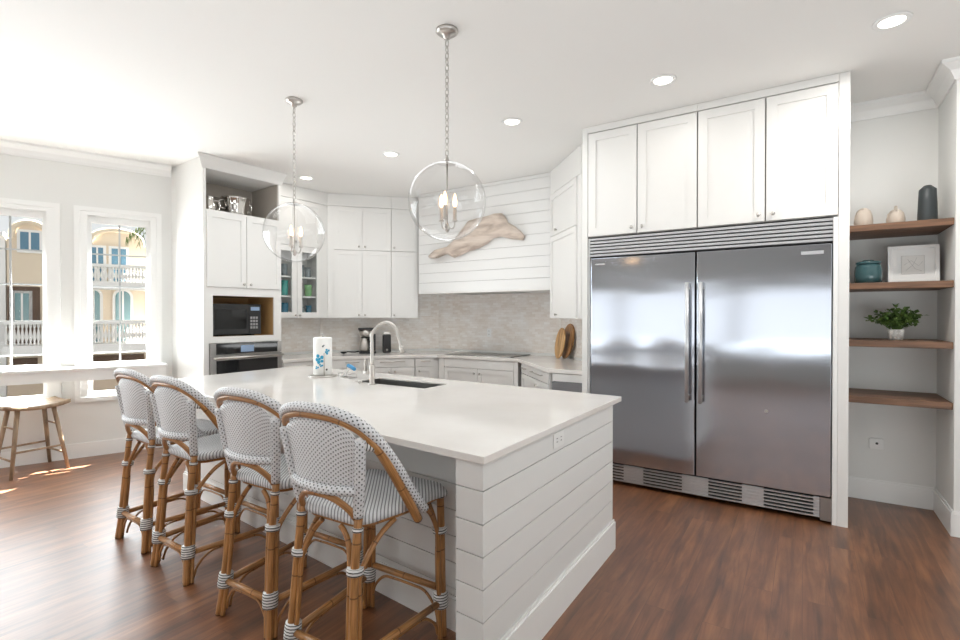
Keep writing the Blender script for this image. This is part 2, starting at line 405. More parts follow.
# window wall; three of its five openings are unseen, added for light
cents = [-2.475, -1.625, -.775, .075, .916]; HW, Z0, Z1 = .277, .60, 2.447
b = MB(); x0 = -6.4
for c in cents:
    b.box(x0, 0, 0, c - HW, .14, CEIL); b.box(c - HW, 0, 0, c + HW, .14, Z0); b.box(c - HW, 0, Z1, c + HW, .14, CEIL); x0 = c + HW
b.box(x0, 0, 0, 1.379, .14, CEIL)
struct(place(b.build('wall_left', M['wall']), (P0.x, P0.y, 0), WR))
def window(i, c):
    w_ = bpy.data.objects.new('window_%d' % i, None); col.objects.link(w_); struct(w_)
    q = P0 + WD * c; place(w_, (q.x, q.y, 0), WR)
    b = MB()
    for (o_, i_, y) in ((.368, HW + .045, -.028), (HW + .045, HW - .012, -.016)):
        zo0, zi0 = (Z0 - .045, Z0 + 0) if y < -.02 else (Z0, Z0 + .01)
        zo1, zi1 = (2.52, 2.475) if y < -.02 else (2.475, Z1 - .01)
        b.box(-o_, y, zo0, -i_, 0, zo1); b.box(i_, y, zo0, o_, 0, zo1); b.box(-i_, y, zi1, i_, 0, zo1); b.box(-i_, y, zo0, i_, 0, zi0)
    b.build('casing', M['trim'], w_)
    b = MB(); g = .23
    b.box(-HW, .03, Z0, -g, .09, Z1); b.box(g, .03, Z0, HW, .09, Z1); b.box(-g, .03, 2.37, g, .09, Z1); b.box(-g, .03, Z0, g, .09, .645); b.box(-g, .035, .895, g, .085, .945)
    b.build('sash', M['trim'], w_)
    b = MB(); b.box(-.008, .05, .945, .008, .068, 2.37)
    for z in (2.055, 1.725, 1.37, 1.04): b.box(-g, .051, z - .007, g, .067, z + .007)
    b.build('muntin', M['muntin'], w_)
    MB().box(-g, .057, .645, g, .061, 2.37).build('pane', M['pane'], w_)
for i, c in enumerate(cents[::-1]): window(i + 1, c)
struct(place(MB().box(-6.2, -.015, 0, 1.37, 0, .145).build('baseboard_left', M['trim']), (P0.x, P0.y, 0), WR))
def crown(name, a, b_, t=.085, h=.115, e0=0, e1=0):
    a, b_ = V(a), V(b_); d = (b_ - a).normalized(); L = (b_ - a).length
    prof = [(0, CEIL - h), (-.012, CEIL - h), (-.018, CEIL - h + .02), (-t * .45, CEIL - h * .5), (-t * .85, CEIL - .03), (-t, CEIL - .022), (-t, CEIL), (0, CEIL)]
    r0 = [(0 + e0 * y, y, z) for y, z in prof]; r1 = [(L + e1 * y, y, z) for y, z in prof]
    return struct(place(MB().loft([r0, r1]).build(name, M['trim']), (a.x, a.y, 0), ang(d)))
crown('trim_1', P0 + WD * -6.1, P0 + WD * 1.375)
# rear (south) wall, glazed, and the east wall
b = MB(); x0 = -8.7
for c in (-5.2, -2.6, 0.0):
    b.box(x0, -4.4, 0, c - 1.25, -4.26, CEIL); b.box(c - 1.25, -4.4, 0, c + 1.25, -4.26, .7); b.box(c - 1.25, -4.4, 2.05, c + 1.25, -4.26, CEIL); x0 = c + 1.25
b.box(x0, -4.4, 0, 3.4, -4.26, CEIL); struct(b.build('wall_rear', M['rearwall']))
for i, c in enumerate((-5.2, -2.6, 0.0)):
    w_ = struct(place(bpy.data.objects.new('window_%d' % (i + 6), None), (c, -4.3, 0))); col.objects.link(w_)
    b = MB(); b.box(-1.25, -.03, .7, -1.2, .03, 2.05); b.box(1.2, -.03, .7, 1.25, .03, 2.05); b.box(-1.2, -.03, 2.0, 1.2, .03, 2.05); b.box(-1.2, -.03, .7, 1.2, .03, .76); b.box(-.03, -.03, .76, .03, .03, 2.0)
    b.build('frame', M['trim'], w_)
struct(MB().box(3.2, -4.3, 0, 3.3, 4.4, CEIL).build('wall_right', M['wall']))
# walls behind the kitchen runs
wall_seg('wall_tower_side', PC, wTA + TD * .0, t=.12)
wall_seg('wall_back_left', wTA, wAC); wall_seg('wall_diagonal_left', wAC, wCD)
wall_seg('wall_back', wCD, wDE); wall_seg('wall_diagonal_right', wDE, wEB)
wall_seg('wall_fridge', wEB, (.93, BY))
struct(MB().box(.815, 4.36, 0, .93, BY, CEIL).build('wall_niche_side', M['wall']))
struct(MB().box(.93, 4.36, 0, 3.3, 4.46, CEIL).build('wall_front_right', M['wall']))
# niche baseboards and crown
def skirt(name, a, b_, h=.145):
    a, b_ = V(a), V(b_); d = (b_ - a).normalized(); L = (b_ - a).length
    return struct(place(MB().box(0, -.016, 0, L, 0, h).box(0, -.009, h, L, 0, h + .018).build(name, M['trim']), (a.x, a.y, 0), ang(d)))
skirt('baseboard_niche', (.252, BY), (.815, BY)); skirt('baseboard_niche_side', (.815, BY - .0), (.815, 4.36 - .016)); skirt('baseboard_right', (.8, 4.36), (3.2, 4.36))
crown('trim_2', (.252, BY), (.815, BY), e1=1); crown('trim_3', (.815, BY), (.815, 4.36), e0=-1, e1=-1); crown('trim_4', (.815, 4.36), (3.2, 4.36), e0=1)
# tile backsplash panels (in each wall's own frame)
def splash(name, a, b_, z0, z1):
    a, b_ = V(a), V(b_); d = (b_ - a).normalized(); L = (b_ - a).length
    return struct(place(MB().box(0, -.012, z0, L, 0, z1).build(name, M['tile']), (a.x, a.y, 0), ang(d)))
splash('trim_5', wTA + TD * .86, wAC, .945, 1.42); splash('trim_6', wAC, wCD, .945, 1.42); splash('trim_7', wCD, wDE, .945, 1.78); splash('trim_10', CP - CN * .77 + CD * 1.33, wCD, 1.42, 1.78); splash('trim_8', wDE, wEB, .945, 1.42)

# ------------------------------------------------------------------ outside
struct(MB().box(-70, -40, -4.2, 40, 60, -4).build('ground', M['asphalt']))
e = MB().box(-6.3, .14, 2.86, 1.6, .735, 2.98).build('trim_9', M['trim']); struct(place(e, (P0.x, P0.y, 0), WR))  # unseen eave, sized to block sun through the upper panes
K = 2.63; fs = lambda s: .857 + (s - .857) * K; fz = lambda z: 1.42 + (z - 1.42) * K
q = P0 - WN * 28
house = thing('neighbor_house', 'beige stucco house with balconies seen through the window panes', 'house', (q.x, q.y, 0), WR)
b = MB(); b.box(fs(-.78), 0, -4, fs(1.5), 6, fz(2.92))
for c, hw, h in ((.93, .44, .31), (-.44, .27, .33)):
    pts = [(fs(c - hw + 2 * hw * k / 12), fz(2.92) + h * K * sin(pi * k / 12) ** .7) for k in range(13)]
    b.loft([[(x, 0, z) for x, z in pts], [(x, 6, z) for x, z in pts]])
b.build('wall', M['stucco'], house)
def arch_trim(c, hw, h, parent):
    pts = [(fs(c) + (fs(hw) - fs(0)) * -cos(pi * k / 12), -.12, fz(2.92) + h * K * sin(pi * k / 12) ** .7) for k in range(13)]
    MB().tube(pts, .14, 6).build('cornice', M['stucco'], parent)
arch_trim(.93, .44, .31, house); arch_trim(-.44, .27, .33, house)
def hwin(x0, x1, z0, z1, gm, parent, arch=False):
    x0, x1, z0, z1 = fs(x0), fs(x1), fz(z0), fz(z1); t = .13
    def outline(o):
        if not arch: return [(x0 - o, z0 - o), (x1 + o, z0 - o), (x1 + o, z1 + o), (x0 - o, z1 + o)]
        c, r = (x0 + x1) / 2, (x1 - x0) / 2 + o; zs = z1 - (x1 - x0) / 2
        return [(x0 - o, z0 - o), (x1 + o, z0 - o)] + [(c + r * cos(pi * k / 10), zs + r * sin(pi * k / 10)) for k in range(11)]
    p = MB().loft([[(x, -.1, z) for x, z in outline(t)], [(x, .02, z) for x, z in outline(t)]]).build('window', M['extwhite'], parent)
    g = MB().loft([[(x, -.13, z) for x, z in outline(0)], [(x, -.09, z) for x, z in outline(0)]]).build('window_pane', M[gm], p)
    MB().box((x0 + x1) / 2 - .04, -.16, z0, (x0 + x1) / 2 + .04, -.12, z1).build('mullion', M['extwhite'], p)
hwin(.50, .70, 2.14, 2.84, 'extglass', house); hwin(.84, 1.09, 2.14, 2.84, 'extglass', house); hwin(-.58, -.30, 2.70, 3.05, 'extglass', house)
hwin(.44, .64, .88, 1.95, 'extteal', house, True); hwin(.90, 1.16, .88, 1.95, 'extteal', house, True)
MB().box(fs(-.77), -.1, fz(.88), fs(-.30), .05, fz(1.99)).build('timber_screen', M['extdark'], house)
hwin(-.66, -.46, 1.32, 1.86, 'extteal', house)
MB().box(fs(.35), -1.3, fz(1.97), fs(1.5), 0, fz(2.12)).build('balcony_slab', M['extwhite'], house)
MB().box(fs(-.775), -1.3, fz(.70), fs(1.5), 0, fz(.86)).build('balcony_slab', M['extwhite'], house)
MB().box(fs(.42), -.1, fz(.30), fs(1.4), .02, fz(.60)).build('opening_shade', M['extdark'], house)  # solid dark panel, its colour stands in for shade inside an opening
MB().box(fs(-.7), -.1, fz(.30), fs(-.34), .02, fz(.60)).build('opening_shade', M['extdark'], house)  # same painted shade in place of a real opening
MB().box(fs(-.775), -.2, -4, fs(1.5), -.0, fz(.25)).build('plinth', M['stuccolow'], house)
def balustrade(x0, x1, zb, zt, n):
    r = MB().box(fs(x0), -1.3, fz(zt) - .16, fs(x1), -1.02, fz(zt)).build('balcony_rail', M['extwhite'], house)
    h = fz(zt) - .16 - fz(zb); prof = [(.05, 0), (.05, .08 * h), (.03, .14 * h), (.085, .38 * h), (.03, .8 * h), (.06, .9 * h), (.06, h)]
    bl = MB().lathe(prof, 8).build('baluster', M['extwhite'], house, True)
    for k in range(n):
        c = bl if k == 0 else bl.copy()
        if k: col.objects.link(c); c.parent = house
        c.location = (fs(x0 + (x1 - x0) * (k + .5) / n), -1.16, fz(zb))
balustrade(.38, 1.5, 2.12, 2.47, 20); balustrade(-.77, 1.5, .87, 1.32, 40)
pale = thing('pale_building', 'white sided building at the far left behind the window', 'building', (q.x, q.y, 0), WR)
MB().box(fs(-3.6), .02, -4, fs(-.795), 6, fz(2.95)).build('siding', M['extwhite'], pale)
b = MB(); b.prism([(fs(-3.7), -.2), (fs(-.815), -.2), (fs(-.815), 6), (fs(-3.7), 6)], fz(2.951), fz(3.02)); b.build('eave', M['extwhite'], pale)
q2 = P0 + WD * fs(1.72) - WN * 24
palm = thing('palm_tree', 'palm tree with drooping fronds beside the beige house', 'tree', (q2.x, q2.y, -4), WR)
MB().tube(spline([(0, 0, 0), (.1, 0, 4), (.05, 0, 10.2)], 5), [.18] * 5 + [.14] * 6, 8).build('trunk', M['extdark'], palm, True)
for k in range(12):
    a = 2 * pi * k / 12 + .2; b = MB(); L = 1.7
    for j in range(14):
        t = j / 13; px, pz = L * t, 10.2 + .7 * t - 1.6 * t * t; px2, pz2 = L * (t + .05), pz - .25 - .2 * t
        for sg in (-1, 1):
            sx = .42 * (1 - .6 * t)
            i0 = len(b.v); b.v += [(px * cos(a), px * sin(a), pz), (px2 * cos(a) - sg * sx * sin(a), px2 * sin(a) + sg * sx * cos(a), pz2), ((px + .06) * cos(a), (px + .06) * sin(a), pz)]; b.face([i0, i0 + 1, i0 + 2])
    b.build('frond', M['frond'], palm)

# ------------------------------------------------------------------ cabinet helpers
def knob(x, z, parent, y=-.02):
    o = MB().lathe([(.006, 0), (.005, .012), (.013, .016), (.0145, .022), (.011, .028)], 12).build('knob', M['nickel'], parent, True)
    o.location = (x, y, z); o.rotation_euler = (R(90), 0, 0); return o
def bar(x0, x1, z, parent, y=-.02):
    b = MB().tube([(x0, y - .03, z), (x1, y - .03, z)], .006, 8)
    for x in (x0 + .02, x1 - .02): b.tube([(x, y, z), (x, y - .03, z)], .005, 6)
    return b.build('handle', M['nickel'], parent, True)
def shaker(name, x0, x1, z0, z1, parent, m='white', rail=.058, y=0, glass=False):
    b = MB(); r = min(rail, (x1 - x0) * .3, (z1 - z0) * .3)
    b.box(x0, y - .02, z0, x0 + r, y, z1); b.box(x1 - r, y - .02, z0, x1, y, z1)
    b.box(x0 + r, y - .02, z1 - r, x1 - r, y, z1); b.box(x0 + r, y - .02, z0, x1 - r, y, z0 + r)
    if not glass: b.box(x0 + r, y - .011, z0 + r, x1 - r, y, z1 - r)
    o = b.build(name, M[m], parent)
    if glass: MB().box(x0 + r, y - .012, z0 + r, x1 - r, y - .008, z1 - r).build('glass_pane', M['cabpane'], o)
    return o
def slab(name, x0, x1, z0, z1, parent, y=0): return MB().box(x0, y - .02, z0, x1, y, z1).build(name, M['white'], parent)
def at2(p, off, d): return (p.x, p.y, 0)

# ------------------------------------------------------------------ oven tower
q = TP
tower = thing('oven_tower_cabinet', 'tall white cabinet tower holding the wall oven and microwave', 'cabinet', (q.x, q.y, 0), ang(TD))
L, Rr = -.28, .585; D = .60
b = MB(); b.box(L, 0, 0, L + .03, D, CEIL - .002); b.box(Rr - .03, 0, 0, Rr, D, CEIL - .002); b.box(L + .03, D - .02, 0, Rr - .03, D, CEIL - .002)
b.box(L + .03, 0, 2.50, Rr - .03, D - .02, 2.515); b.box(L + .03, 0, 2.925, Rr - .03, D - .02, 2.95); b.box(L + .03, 0, 1.69, Rr - .03, D - .02, 1.72)
b.box(L + .03, 0, 1.632, Rr - .03, .02, 1.69)
b.box(L + .03, 0, 1.137, Rr - .03, .02, 1.205); b.box(L + .03, 0, 1.205, -.185, .02, 1.632); b.box(.493, 0, 1.205, Rr - .03, .02, 1.632)
b.box(L + .03, 0, 0, Rr - .03, .02, .42); b.box(L + .03, 0, .42, -.227, .02, 1.137)
b.build('carcass', M['white'], tower)
b = MB(); b.box(-.2, .02, 1.19, .51, D - .03, 1.205); b.box(-.2, .02, 1.632, .51, D - .03, 1.65); b.box(-.2, .02, 1.205, -.185, D - .03, 1.632); b.box(.493, .02, 1.205, .51, D - .03, 1.632); b.box(-.185, D - .05, 1.205, .493, D - .03, 1.632)
b.build('microwave_niche', M['plywood'], tower)
b = MB(); b.box(L + .032, .02, 2.516, L + .04, D - .03, 2.924); b.box(Rr - .04, .02, 2.516, Rr - .032, D - .03, 2.924); b.box(L + .04, D - .035, 2.516, Rr - .04, D - .022, 2.77); b.box(L + .04, D - .042, 2.776, Rr - .04, D - .022, 2.924)
b.build('display_niche', M['inner'], tower)
for x0, x1, kx in ((L + .03, .163, .13), (.169, Rr - .012, .205)):
    d_ = shaker('door', x0, x1, 1.722, 2.497, tower); knob(kx, 1.76, d_)
prof = [(0, 2.925), (-.012, 2.925), (-.03, 2.96), (-.085, 3.035), (-.085, CEIL - .001), (0, CEIL - .001)]
MB().loft([[(L + y, y, z) for y, z in prof], [(Rr - y * .3, y, z) for y, z in prof]]).build('crown', M['white'], tower)
# microwave in the tower
mw = thing('microwave', 'black microwave oven sitting in the tower niche', 'microwave', *(lambda p: ((p.x, p.y, 1.2055), ang(TD)))(TP + TD * .095 - TN * .06))
MB().box(-.27, 0, .012, .27, .38, .345).build('body', M['blackplastic'], mw, bevel=.004)
for x in (-.2, .2):
    MB().box(x - .015, .03, 0, x + .015, .34, .012).build('foot', M['blackplastic'], mw)
d_ = MB().box(-.268, -.018, .016, .13, 0, .342).build('door', M['blackplastic'], mw, bevel=.004)
MB().box(-.24, -.020, .075, .10, -.0185, .285).build('window', M['blackglass'], d_)
d_ = MB().box(.135, -.014, .016, .268, 0, .342).build('control_panel', M['blackplastic'], mw)
MB().box(.15, -.016, .275, .25, -.0145, .315).build('display', M['display'], d_)
b = MB()
for i in range(4):
    for j in range(3): b.box(.145 + j * .031, -.0165, .075 + i * .036, .168 + j * .031, -.0145, .1 + i * .036)
b.build('keypad', M['button'], d_)
# wall oven
ov = thing('wall_oven', 'stainless trimmed black glass wall oven below the microwave', 'oven', (TP.x, TP.y, 0), ang(TD))
MB().box(-.225, -.002, .43, .567, .5, 1.132).build('body', M['steeldark'], ov)
d_ = MB().box(-.225, -.03, 1.015, .567, -.002, 1.132).build('control_panel', M['steeldark'], ov)
MB().box(-.168, -.034, 1.02, .515, -.03, 1.13).build('panel_glass', M['blackglass'], d_)
MB().box(.09, -.036, 1.035, .235, -.0342, 1.105).build('display', M['display'], d_)
d_ = MB().box(-.225, -.034, .44, .567, -.002, 1.008).build('door', M['steeldark'], ov)
MB().box(-.168, -.038, .5, .515, -.034, .955).build('door_glass', M['blackglass'], d_)
b = MB().tube([(-.21, -.085, .982), (.555, -.085, .982)], .0135, 10)
for x in (-.19, .535): b.tube([(x, -.034, .982), (x, -.085, .982)], .01, 8)
b.build('handle', M['nickel'], d_, True)
# silver in the tower's top niche
def tw(s, y): p = TP + TD * s - TN * y; return (p.x, p.y)
jug = thing('silver_jug', 'small shiny silver jug in the tower top niche', 'jug', tw(-.09, .28) + (2.516,), ang(TD))
MB().lathe([(.05, 0), (.07, .03), (.075, .08), (.055, .14), (.05, .17), (.06, .19)], 20).build('body', M['chrome'], jug, True)
MB().tube(spline([(.055, 0, .16), (.11, 0, .15), (.11, 0, .08), (.07, 0, .05)], 5), .007, 8).build('handle', M['chrome'], jug, True)
bk = thing('silver_ice_bucket', 'tall fluted silver ice bucket in the tower top niche', 'bucket', tw(.21, .3) + (2.516,), ang(TD))
n = 40; rings = []
for z, r in ((0, .105), (.02, .115), (.12, .125), (.21, .145), (.225, .155), (.225, .14), (.03, .1)):
    rings.append([(r * (1 + .035 * cos(10 * 2 * pi * k / n)) * cos(2 * pi * k / n), r * (1 + .035 * cos(10 * 2 * pi * k / n)) * sin(2 * pi * k / n), z) for k in range(n)])
MB().loft(rings).build('body', M['chrome'], bk, True)
for sg in (-1, 1): MB().tube(spline([(sg * .14, 0, .19), (sg * .185, 0, .17), (sg * .18, 0, .11), (sg * .128, 0, .1)], 4), .008, 8).build('handle', M['chrome'], bk, True)

# ------------------------------------------------------------------ glass-door upper cabinet beside the tower
UZ0, UZM, UZ1 = 1.395, 2.30, 2.885
go = TP - TN * .30 + TD * .588; gl_ = .875
gc = thing('glass_door_wall_cabinet', 'white wall cabinet with two glass doors beside the oven tower', 'cabinet', (go.x, go.y, 0), ang(TD))
b = MB(); b.box(0, 0, UZ0, .02, .30, UZ1); b.box(gl_ - .14, 0, UZ0, gl_ - .01, .30, UZ1); b.box(.02, .285, UZ0, gl_ - .14, .30, UZ1); b.box(.02, 0, UZ0, gl_ - .14, .285, UZ0 + .022); b.box(.02, 0, UZM - .02, gl_ - .14, .285, UZ1)
b.build('carcass', M['white'], gc)
for z in (1.655, 1.90): MB().box(.021, .012, z, gl_ - .141, .284, z + .018).build('shelf', M['white'], gc)
for x0, x1, kx in ((.035, .386, .36), (.391, .745, .42)):
    d_ = shaker('glass_door', x0, x1, UZ0 + .003, UZM - .006, gc, glass=True, rail=.068); knob(kx, 1.43, d_)
    d_ = shaker('door', x0, x1, UZM, UZ1 - .012, gc); knob(kx, UZM + .045, d_)
MB().box(0, -.018, UZ1, gl_ + .0, .3, UZ1 + .03).box(.0, 0, UZ1 + .03, gl_, .3, CEIL - .002).build('frieze', M['white'], gc)
# glassware on its shelves
def glassware(name, mm, x, y, z, r, h, label, cat='glass', group=None):
    o = MB().lathe([(r * .8, 0), (r * .85, h * .1), (r, h), (r * .9, h), (r * .75, h * .12)], 14).build(name, M[mm], None, True)
    p = go + TD * x - TN * y; o.location = (p.x, p.y, z); tag(o, label, cat, group)
S0, S1, S2 = UZ0 + .0225, 1.6735, 1.9185
glassware('tumbler', 'blueglass', .165, .07, S0, .05, .17, 'blue tumbler on the bottom shelf behind the left glass door')
glassware('tumbler', 'blueglass', .275, .08, S0, .05, .17, 'blue tumbler next to the knobs on the bottom glass cabinet shelf')
glassware('tumbler', 'tealglass', .165, .07, S1, .05, .19, 'teal green tumbler on the middle shelf behind the left glass door')
glassware('tumbler', 'tealglass', .275, .08, S1, .05, .19, 'teal green tumbler beside the door frame on the middle shelf')
glassware('tumbler', 'cloud', .165, .07, S2, .042, .13, 'smoky tumbler on the top shelf behind the left glass door')
glassware('tumbler', 'cloud', .275, .08, S2, .042, .15, 'taller smoky tumbler on the top shelf behind the left glass door')
glassware('tumbler', 'cloud', .50, .07, S0, .045, .12, 'smoky tumbler on the bottom shelf behind the right glass door')
glassware('tumbler', 'blueglass', .62, .08, S0, .04, .14, 'narrow blue tumbler on the bottom shelf behind the right glass door')
glassware('tumbler', 'amberglass', .49, .10, S1, .045, .17, 'coral tumbler on the middle shelf behind the right glass door')
glassware('tumbler', 'greenglass', .60, .06, S1, .05, .15, 'pale green tumbler on the middle shelf behind the right glass door')
glassware('tumbler', 'cloud', .50, .07, S2, .042, .15, 'smoky tumbler on the top shelf behind the right glass door')
glassware('tumbler', 'cloud', .61, .08, S2, .042, .13, 'shorter smoky tumbler on the top shelf behind the right glass door')

# ------------------------------------------------------------------ diagonal upper cabinets
co = CP - CN * .44
def wallcab(label, x0, x1, doors, knobs, fill0=None):
    c = thing('wall_cabinet', label, 'cabinet', (co.x, co.y, 0), ang(CD), 'upper wall cabinets')
    MB().box(fill0 or x0, .0, UZ0, x1, .32, UZ1).build('carcass', M['white'], c)
    for (a, e_), kx in zip(doors, knobs):
        d_ = shaker('door', a, e_, UZ0 + .003, UZM - .004, c); knob(kx, 1.435, d_)
        d_ = shaker('door', a, e_, UZM + .004, UZ1 - .012, c); knob(kx, UZM + .05, d_)
    MB().box(fill0 or x0, -.018, UZ1, x1, .32, UZ1 + .03).box(fill0 or x0, 0, UZ1 + .03, x1, .32, CEIL - .002).build('frieze', M['white'], c)
    return c
wallcab('wide white wall cabinet with four doors above the coffee maker', .235, .986, ((.238, .599), (.604, .984)), (.56, .64), .155)
wallcab('narrow white wall cabinet with one column of doors beside the shiplap hood', .989, 1.352, ((.991, 1.349),), (1.028,))

# ------------------------------------------------------------------ shiplap hood with driftwood
hood = thing('range_hood', 'white shiplap range hood over the cooktop', 'hood', (-3.377, HY, 0))
hx = .972
b = MB(); z = 1.73
MB().box(-hx + .004, .012, 1.735, hx - .004, .60, CEIL - .002).build('core', M['gap'], hood)
while z < CEIL - .01:
    z1 = min(z + .1275, CEIL - .002); b.box(-hx, 0, z + .0022, hx, .0118, z1 - .0018); z += .1275
b.build('shiplap_front', M['ship'], hood)
for sg in (-1, 1):
    b = MB(); z = 1.73
    while z < CEIL - .01: b.box(min(sg * hx, sg * (hx - .0039)), .012, z + .0025, max(sg * hx, sg * (hx - .0039)), .6, min(z + .1275, CEIL - .002) - .0025); z += .1275
    b.build('shiplap_side', M['ship'], hood)
MB().box(-hx, 0, 1.715, hx, .6, 1.7345).build('bottom_lip', M['white'], hood)
MB().box(-.45, .1, 1.711, .45, .5, 1.7149).build('filter', M['steeldark'], hood)
# driftwood
outl = [(428, 256), (434, 250), (446, 246.5), (454, 240), (458, 233), (463, 227), (468, 221), (476, 218), (485, 216), (494, 213.5), (501, 213), (505, 217), (507, 222), (514, 226), (520, 231), (524, 236), (522, 240), (512, 239), (500, 236.5), (493, 238), (487, 243), (478, 248), (468, 251), (460, 255), (453, 257.5), (446, 254), (441, 254.5), (434, 257.5), (429, 258)]
def px2hood(u, v):      # photograph measurements converted to metres on the hood face
    d = V((u - 480, 499, -(v - 320))); c, s = cos(R(-.46)), sin(R(-.46)); d = V((d.x, d.y * c - d.z * s, d.y * s + d.z * c))
    c, s = cos(R(33)), sin(R(33)); d = V((d.x * c - d.y * s, d.x * s + d.y * c, d.z)); t = (HY - .06) / d.y; return d.x * t + 3.3625, 1.42 + d.z * t
o2 = [px2hood(u, v) for u, v in outl]; cx = sum(p[0] for p in o2) / len(o2); cz = sum(p[1] for p in o2) / len(o2)
rings = []; rnd = random.Random(3)
spine = lambda x: .02 * sin(x * 9)
for k, (sc_, y) in enumerate(((.90, -.004), (1.0, -.03), (.99, -.055), (.86, -.085), (.62, -.105))):
    ring = []
    for (x, z) in o2:
        # shrink mostly vertically towards the local centre line
        zc = cz + (x - cx) * .33; ring.append((cx + (x - cx) * (.5 + .5 * sc_), y + .02 * sin(x * 11 + z * 17) * (k / 4), zc + (z - zc) * sc_))
    rings.append(ring)
dw = thing('driftwood', 'large pale piece of driftwood mounted on the shiplap hood', 'wall decor', (-3.3625, HY, 0))
MB().loft(rings).build('trunk', M['drift'], dw, True)

# ------------------------------------------------------------------ right-hand diagonal upper cabinet
eo = V((-2.43, 5.196))
ec = thing('wall_cabinet', 'tall narrow white wall cabinet between the hood and the refrigerator', 'cabinet', (eo.x, eo.y, 0), ang(ED))
MB().box(.06, 0, UZ0, .955, .30, 2.79).build('carcass', M['white'], ec)
d_ = shaker('door', .075, .855, UZ0 + .003, UZM - .003, ec); knob(.30, 1.435, d_)
d_ = shaker('door', .075, .855, UZM + .004, 2.765, ec); knob(.30, UZM + .05, d_)
MB().box(.04, -.005, 2.78, .955, .30, CEIL - .002).build('frieze', M['white'], ec)

# ------------------------------------------------------------------ perimeter counter and base cabinets
CT = .914
aT = TP + TD * .588; aC = isect(*lineT(-.03), *lineC(0)); cH = isect(*lineC(0), *lineH(HY)); hE = isect(*lineH(HY), *lineE(0)); eG = isect(*lineE(0), *lineH(4.375))
poly = [aT + TN * .03, aC, cH, hE, eG, V((-1.625, 4.375)), V((-1.625, BY)), wEB + V((.03, 0)), wDE, wCD, wAC, wTA + TD * .86]
poly = [p.copy() for p in poly]
poly[6].y -= .002; poly[7] = isect(*lineE(.638), *lineH(BY - .002)); poly[8] = isect(*lineE(.638), *lineH(WY - .002)); poly[9] = isect(*lineC(.768), *lineH(WY - .002)); poly[10] = isect(*lineT(.618), *lineC(.768)); poly[11] = TP - TN * .618 + TD * .588
tag(MB().prism(poly, CT - .04, CT).build('perimeter_countertop', M['quartz'], bevel=.004), 'white stone countertop running along the back wall of the kitchen', 'countertop')
BT = CT - .0415
def basecab(label, p, d, x0, x1, depth=.5, group='base cabinets along the back wall'):
    c = thing('base_cabinet', label, 'cabinet', (p.x, p.y, 0), ang(d), group)
    MB().box(x0, .022, .1, x1, depth, BT).build('carcass', M['white'], c)
    MB().box(x0 + .01, .08, .0, x1 - .01, depth, .0995).build('plinth', M['white'], c)
    return c
BY_ = .022
# beside the tower
p = TP + TN * .012; c = basecab('white base cabinet beside the oven tower', p, TD, .60, 1.0)
d_ = slab('drawer', .605, .995, .715, BT - .004, c, BY_); bar(.74, .93, .82, d_, BY_ - .02)
d_ = shaker('door', .605, .995, .11, .708, c, y=BY_); knob(.66, .66, d_, BY_ - .02)
# diagonal run: three units
p = CP - CN * .015
c = basecab('white base cabinet with a short drawer behind the paper towels', p, CD, .06, .648)
d_ = slab('drawer', .065, .644, .765, BT - .004, c, BY_); bar(.385, .555, .836, d_, BY_ - .02)
for x0, x1, kx in ((.065, .352, .32), (.357, .644, .39)):
    d_ = shaker('door', x0, x1, .11, .757, c, y=BY_); knob(kx, .708, d_, BY_ - .02)
c = basecab('white base cabinet with a wide drawer below the coffee maker', p, CD, .652, 1.256)
d_ = slab('drawer', .657, 1.252, .765, BT - .004, c, BY_); bar(.81, 1.13, .832, d_, BY_ - .02)
for x0, x1, kx in ((.657, .952, .924), (.957, 1.252, 1.0)):
    d_ = shaker('door', x0, x1, .11, .757, c, y=BY_); knob(kx, .708, d_, BY_ - .02)
c = basecab('narrow white base cabinet just left of the cooktop cabinet', p, CD, 1.262, 1.522)
MB().box(1.5225, .03, .1, 1.58, .09, BT).build('filler', M['white'], c)
d_ = slab('drawer', 1.268, 1.505, .765, BT - .004, c, BY_); bar(1.34, 1.46, .832, d_, BY_ - .02)
d_ = shaker('door', 1.268, 1.505, .11, .757, c, y=BY_); knob(1.31, .705, d_, BY_ - .02)
# cooktop unit
c = basecab('wide white base cabinet under the cooktop', V((0, HY + .015)), V((1, 0)), -4.018, -2.838)
MB().box(-4.018, .002, .1, -3.935, .022, BT).build('filler', M['white'], c); MB().box(-2.895, .002, .1, -2.838, .022, BT).build('filler', M['white'], c)
d_ = slab('false_drawer', -3.93, -2.90, .765, BT - .004, c, BY_)
for x0, x1, kx in ((-3.93, -3.417, -3.455), (-3.413, -2.90, -3.375)):
    d_ = shaker('door', x0, x1, .11, .757, c, y=BY_); knob(kx, .70, d_, BY_ - .02)
# right diagonal
p = EP - EN * .015; c = basecab('white base cabinet with two top drawers in front of the cutting boards', p, ED, .0, 1.02, .27)
MB().box(-.05, .03, .1, -.0005, .09, BT).build('filler', M['white'], c)
d_ = slab('drawer', .02, .31, .765, BT - .004, c, BY_); bar(.06, .24, .825, d_, BY_ - .02)
d_ = slab('drawer', .32, 1.005, .765, BT - .004, c, BY_); bar(.47, .85, .825, d_, BY_ - .02)
d_ = shaker('door', .02, 1.005, .11, .755, c, y=BY_); knob(.63, .70, d_, BY_ - .02)
dw_ = thing('dishwasher', 'stainless steel dishwasher tucked against the refrigerator side panel', 'dishwasher', (-1.83, 4.39, 0))
MB().prism([(-.19, .012), (.19, .012), (.19, .2), (.015, .2)], .1, BT - .002).build('body', M['steeldark'], dw_)
MB().box(-.185, -.012, .80, .19, .0115, BT - .004).build('control_strip', M['white'], dw_)
MB().box(-.185, -.022, .12, .19, .0115, .795).build('door', M['steel'], dw_)
MB().prism([(-.17, .05), (.18, .05), (.18, .2), (.04, .2)], 0, .0995).build('plinth', M['darkgap'], dw_)

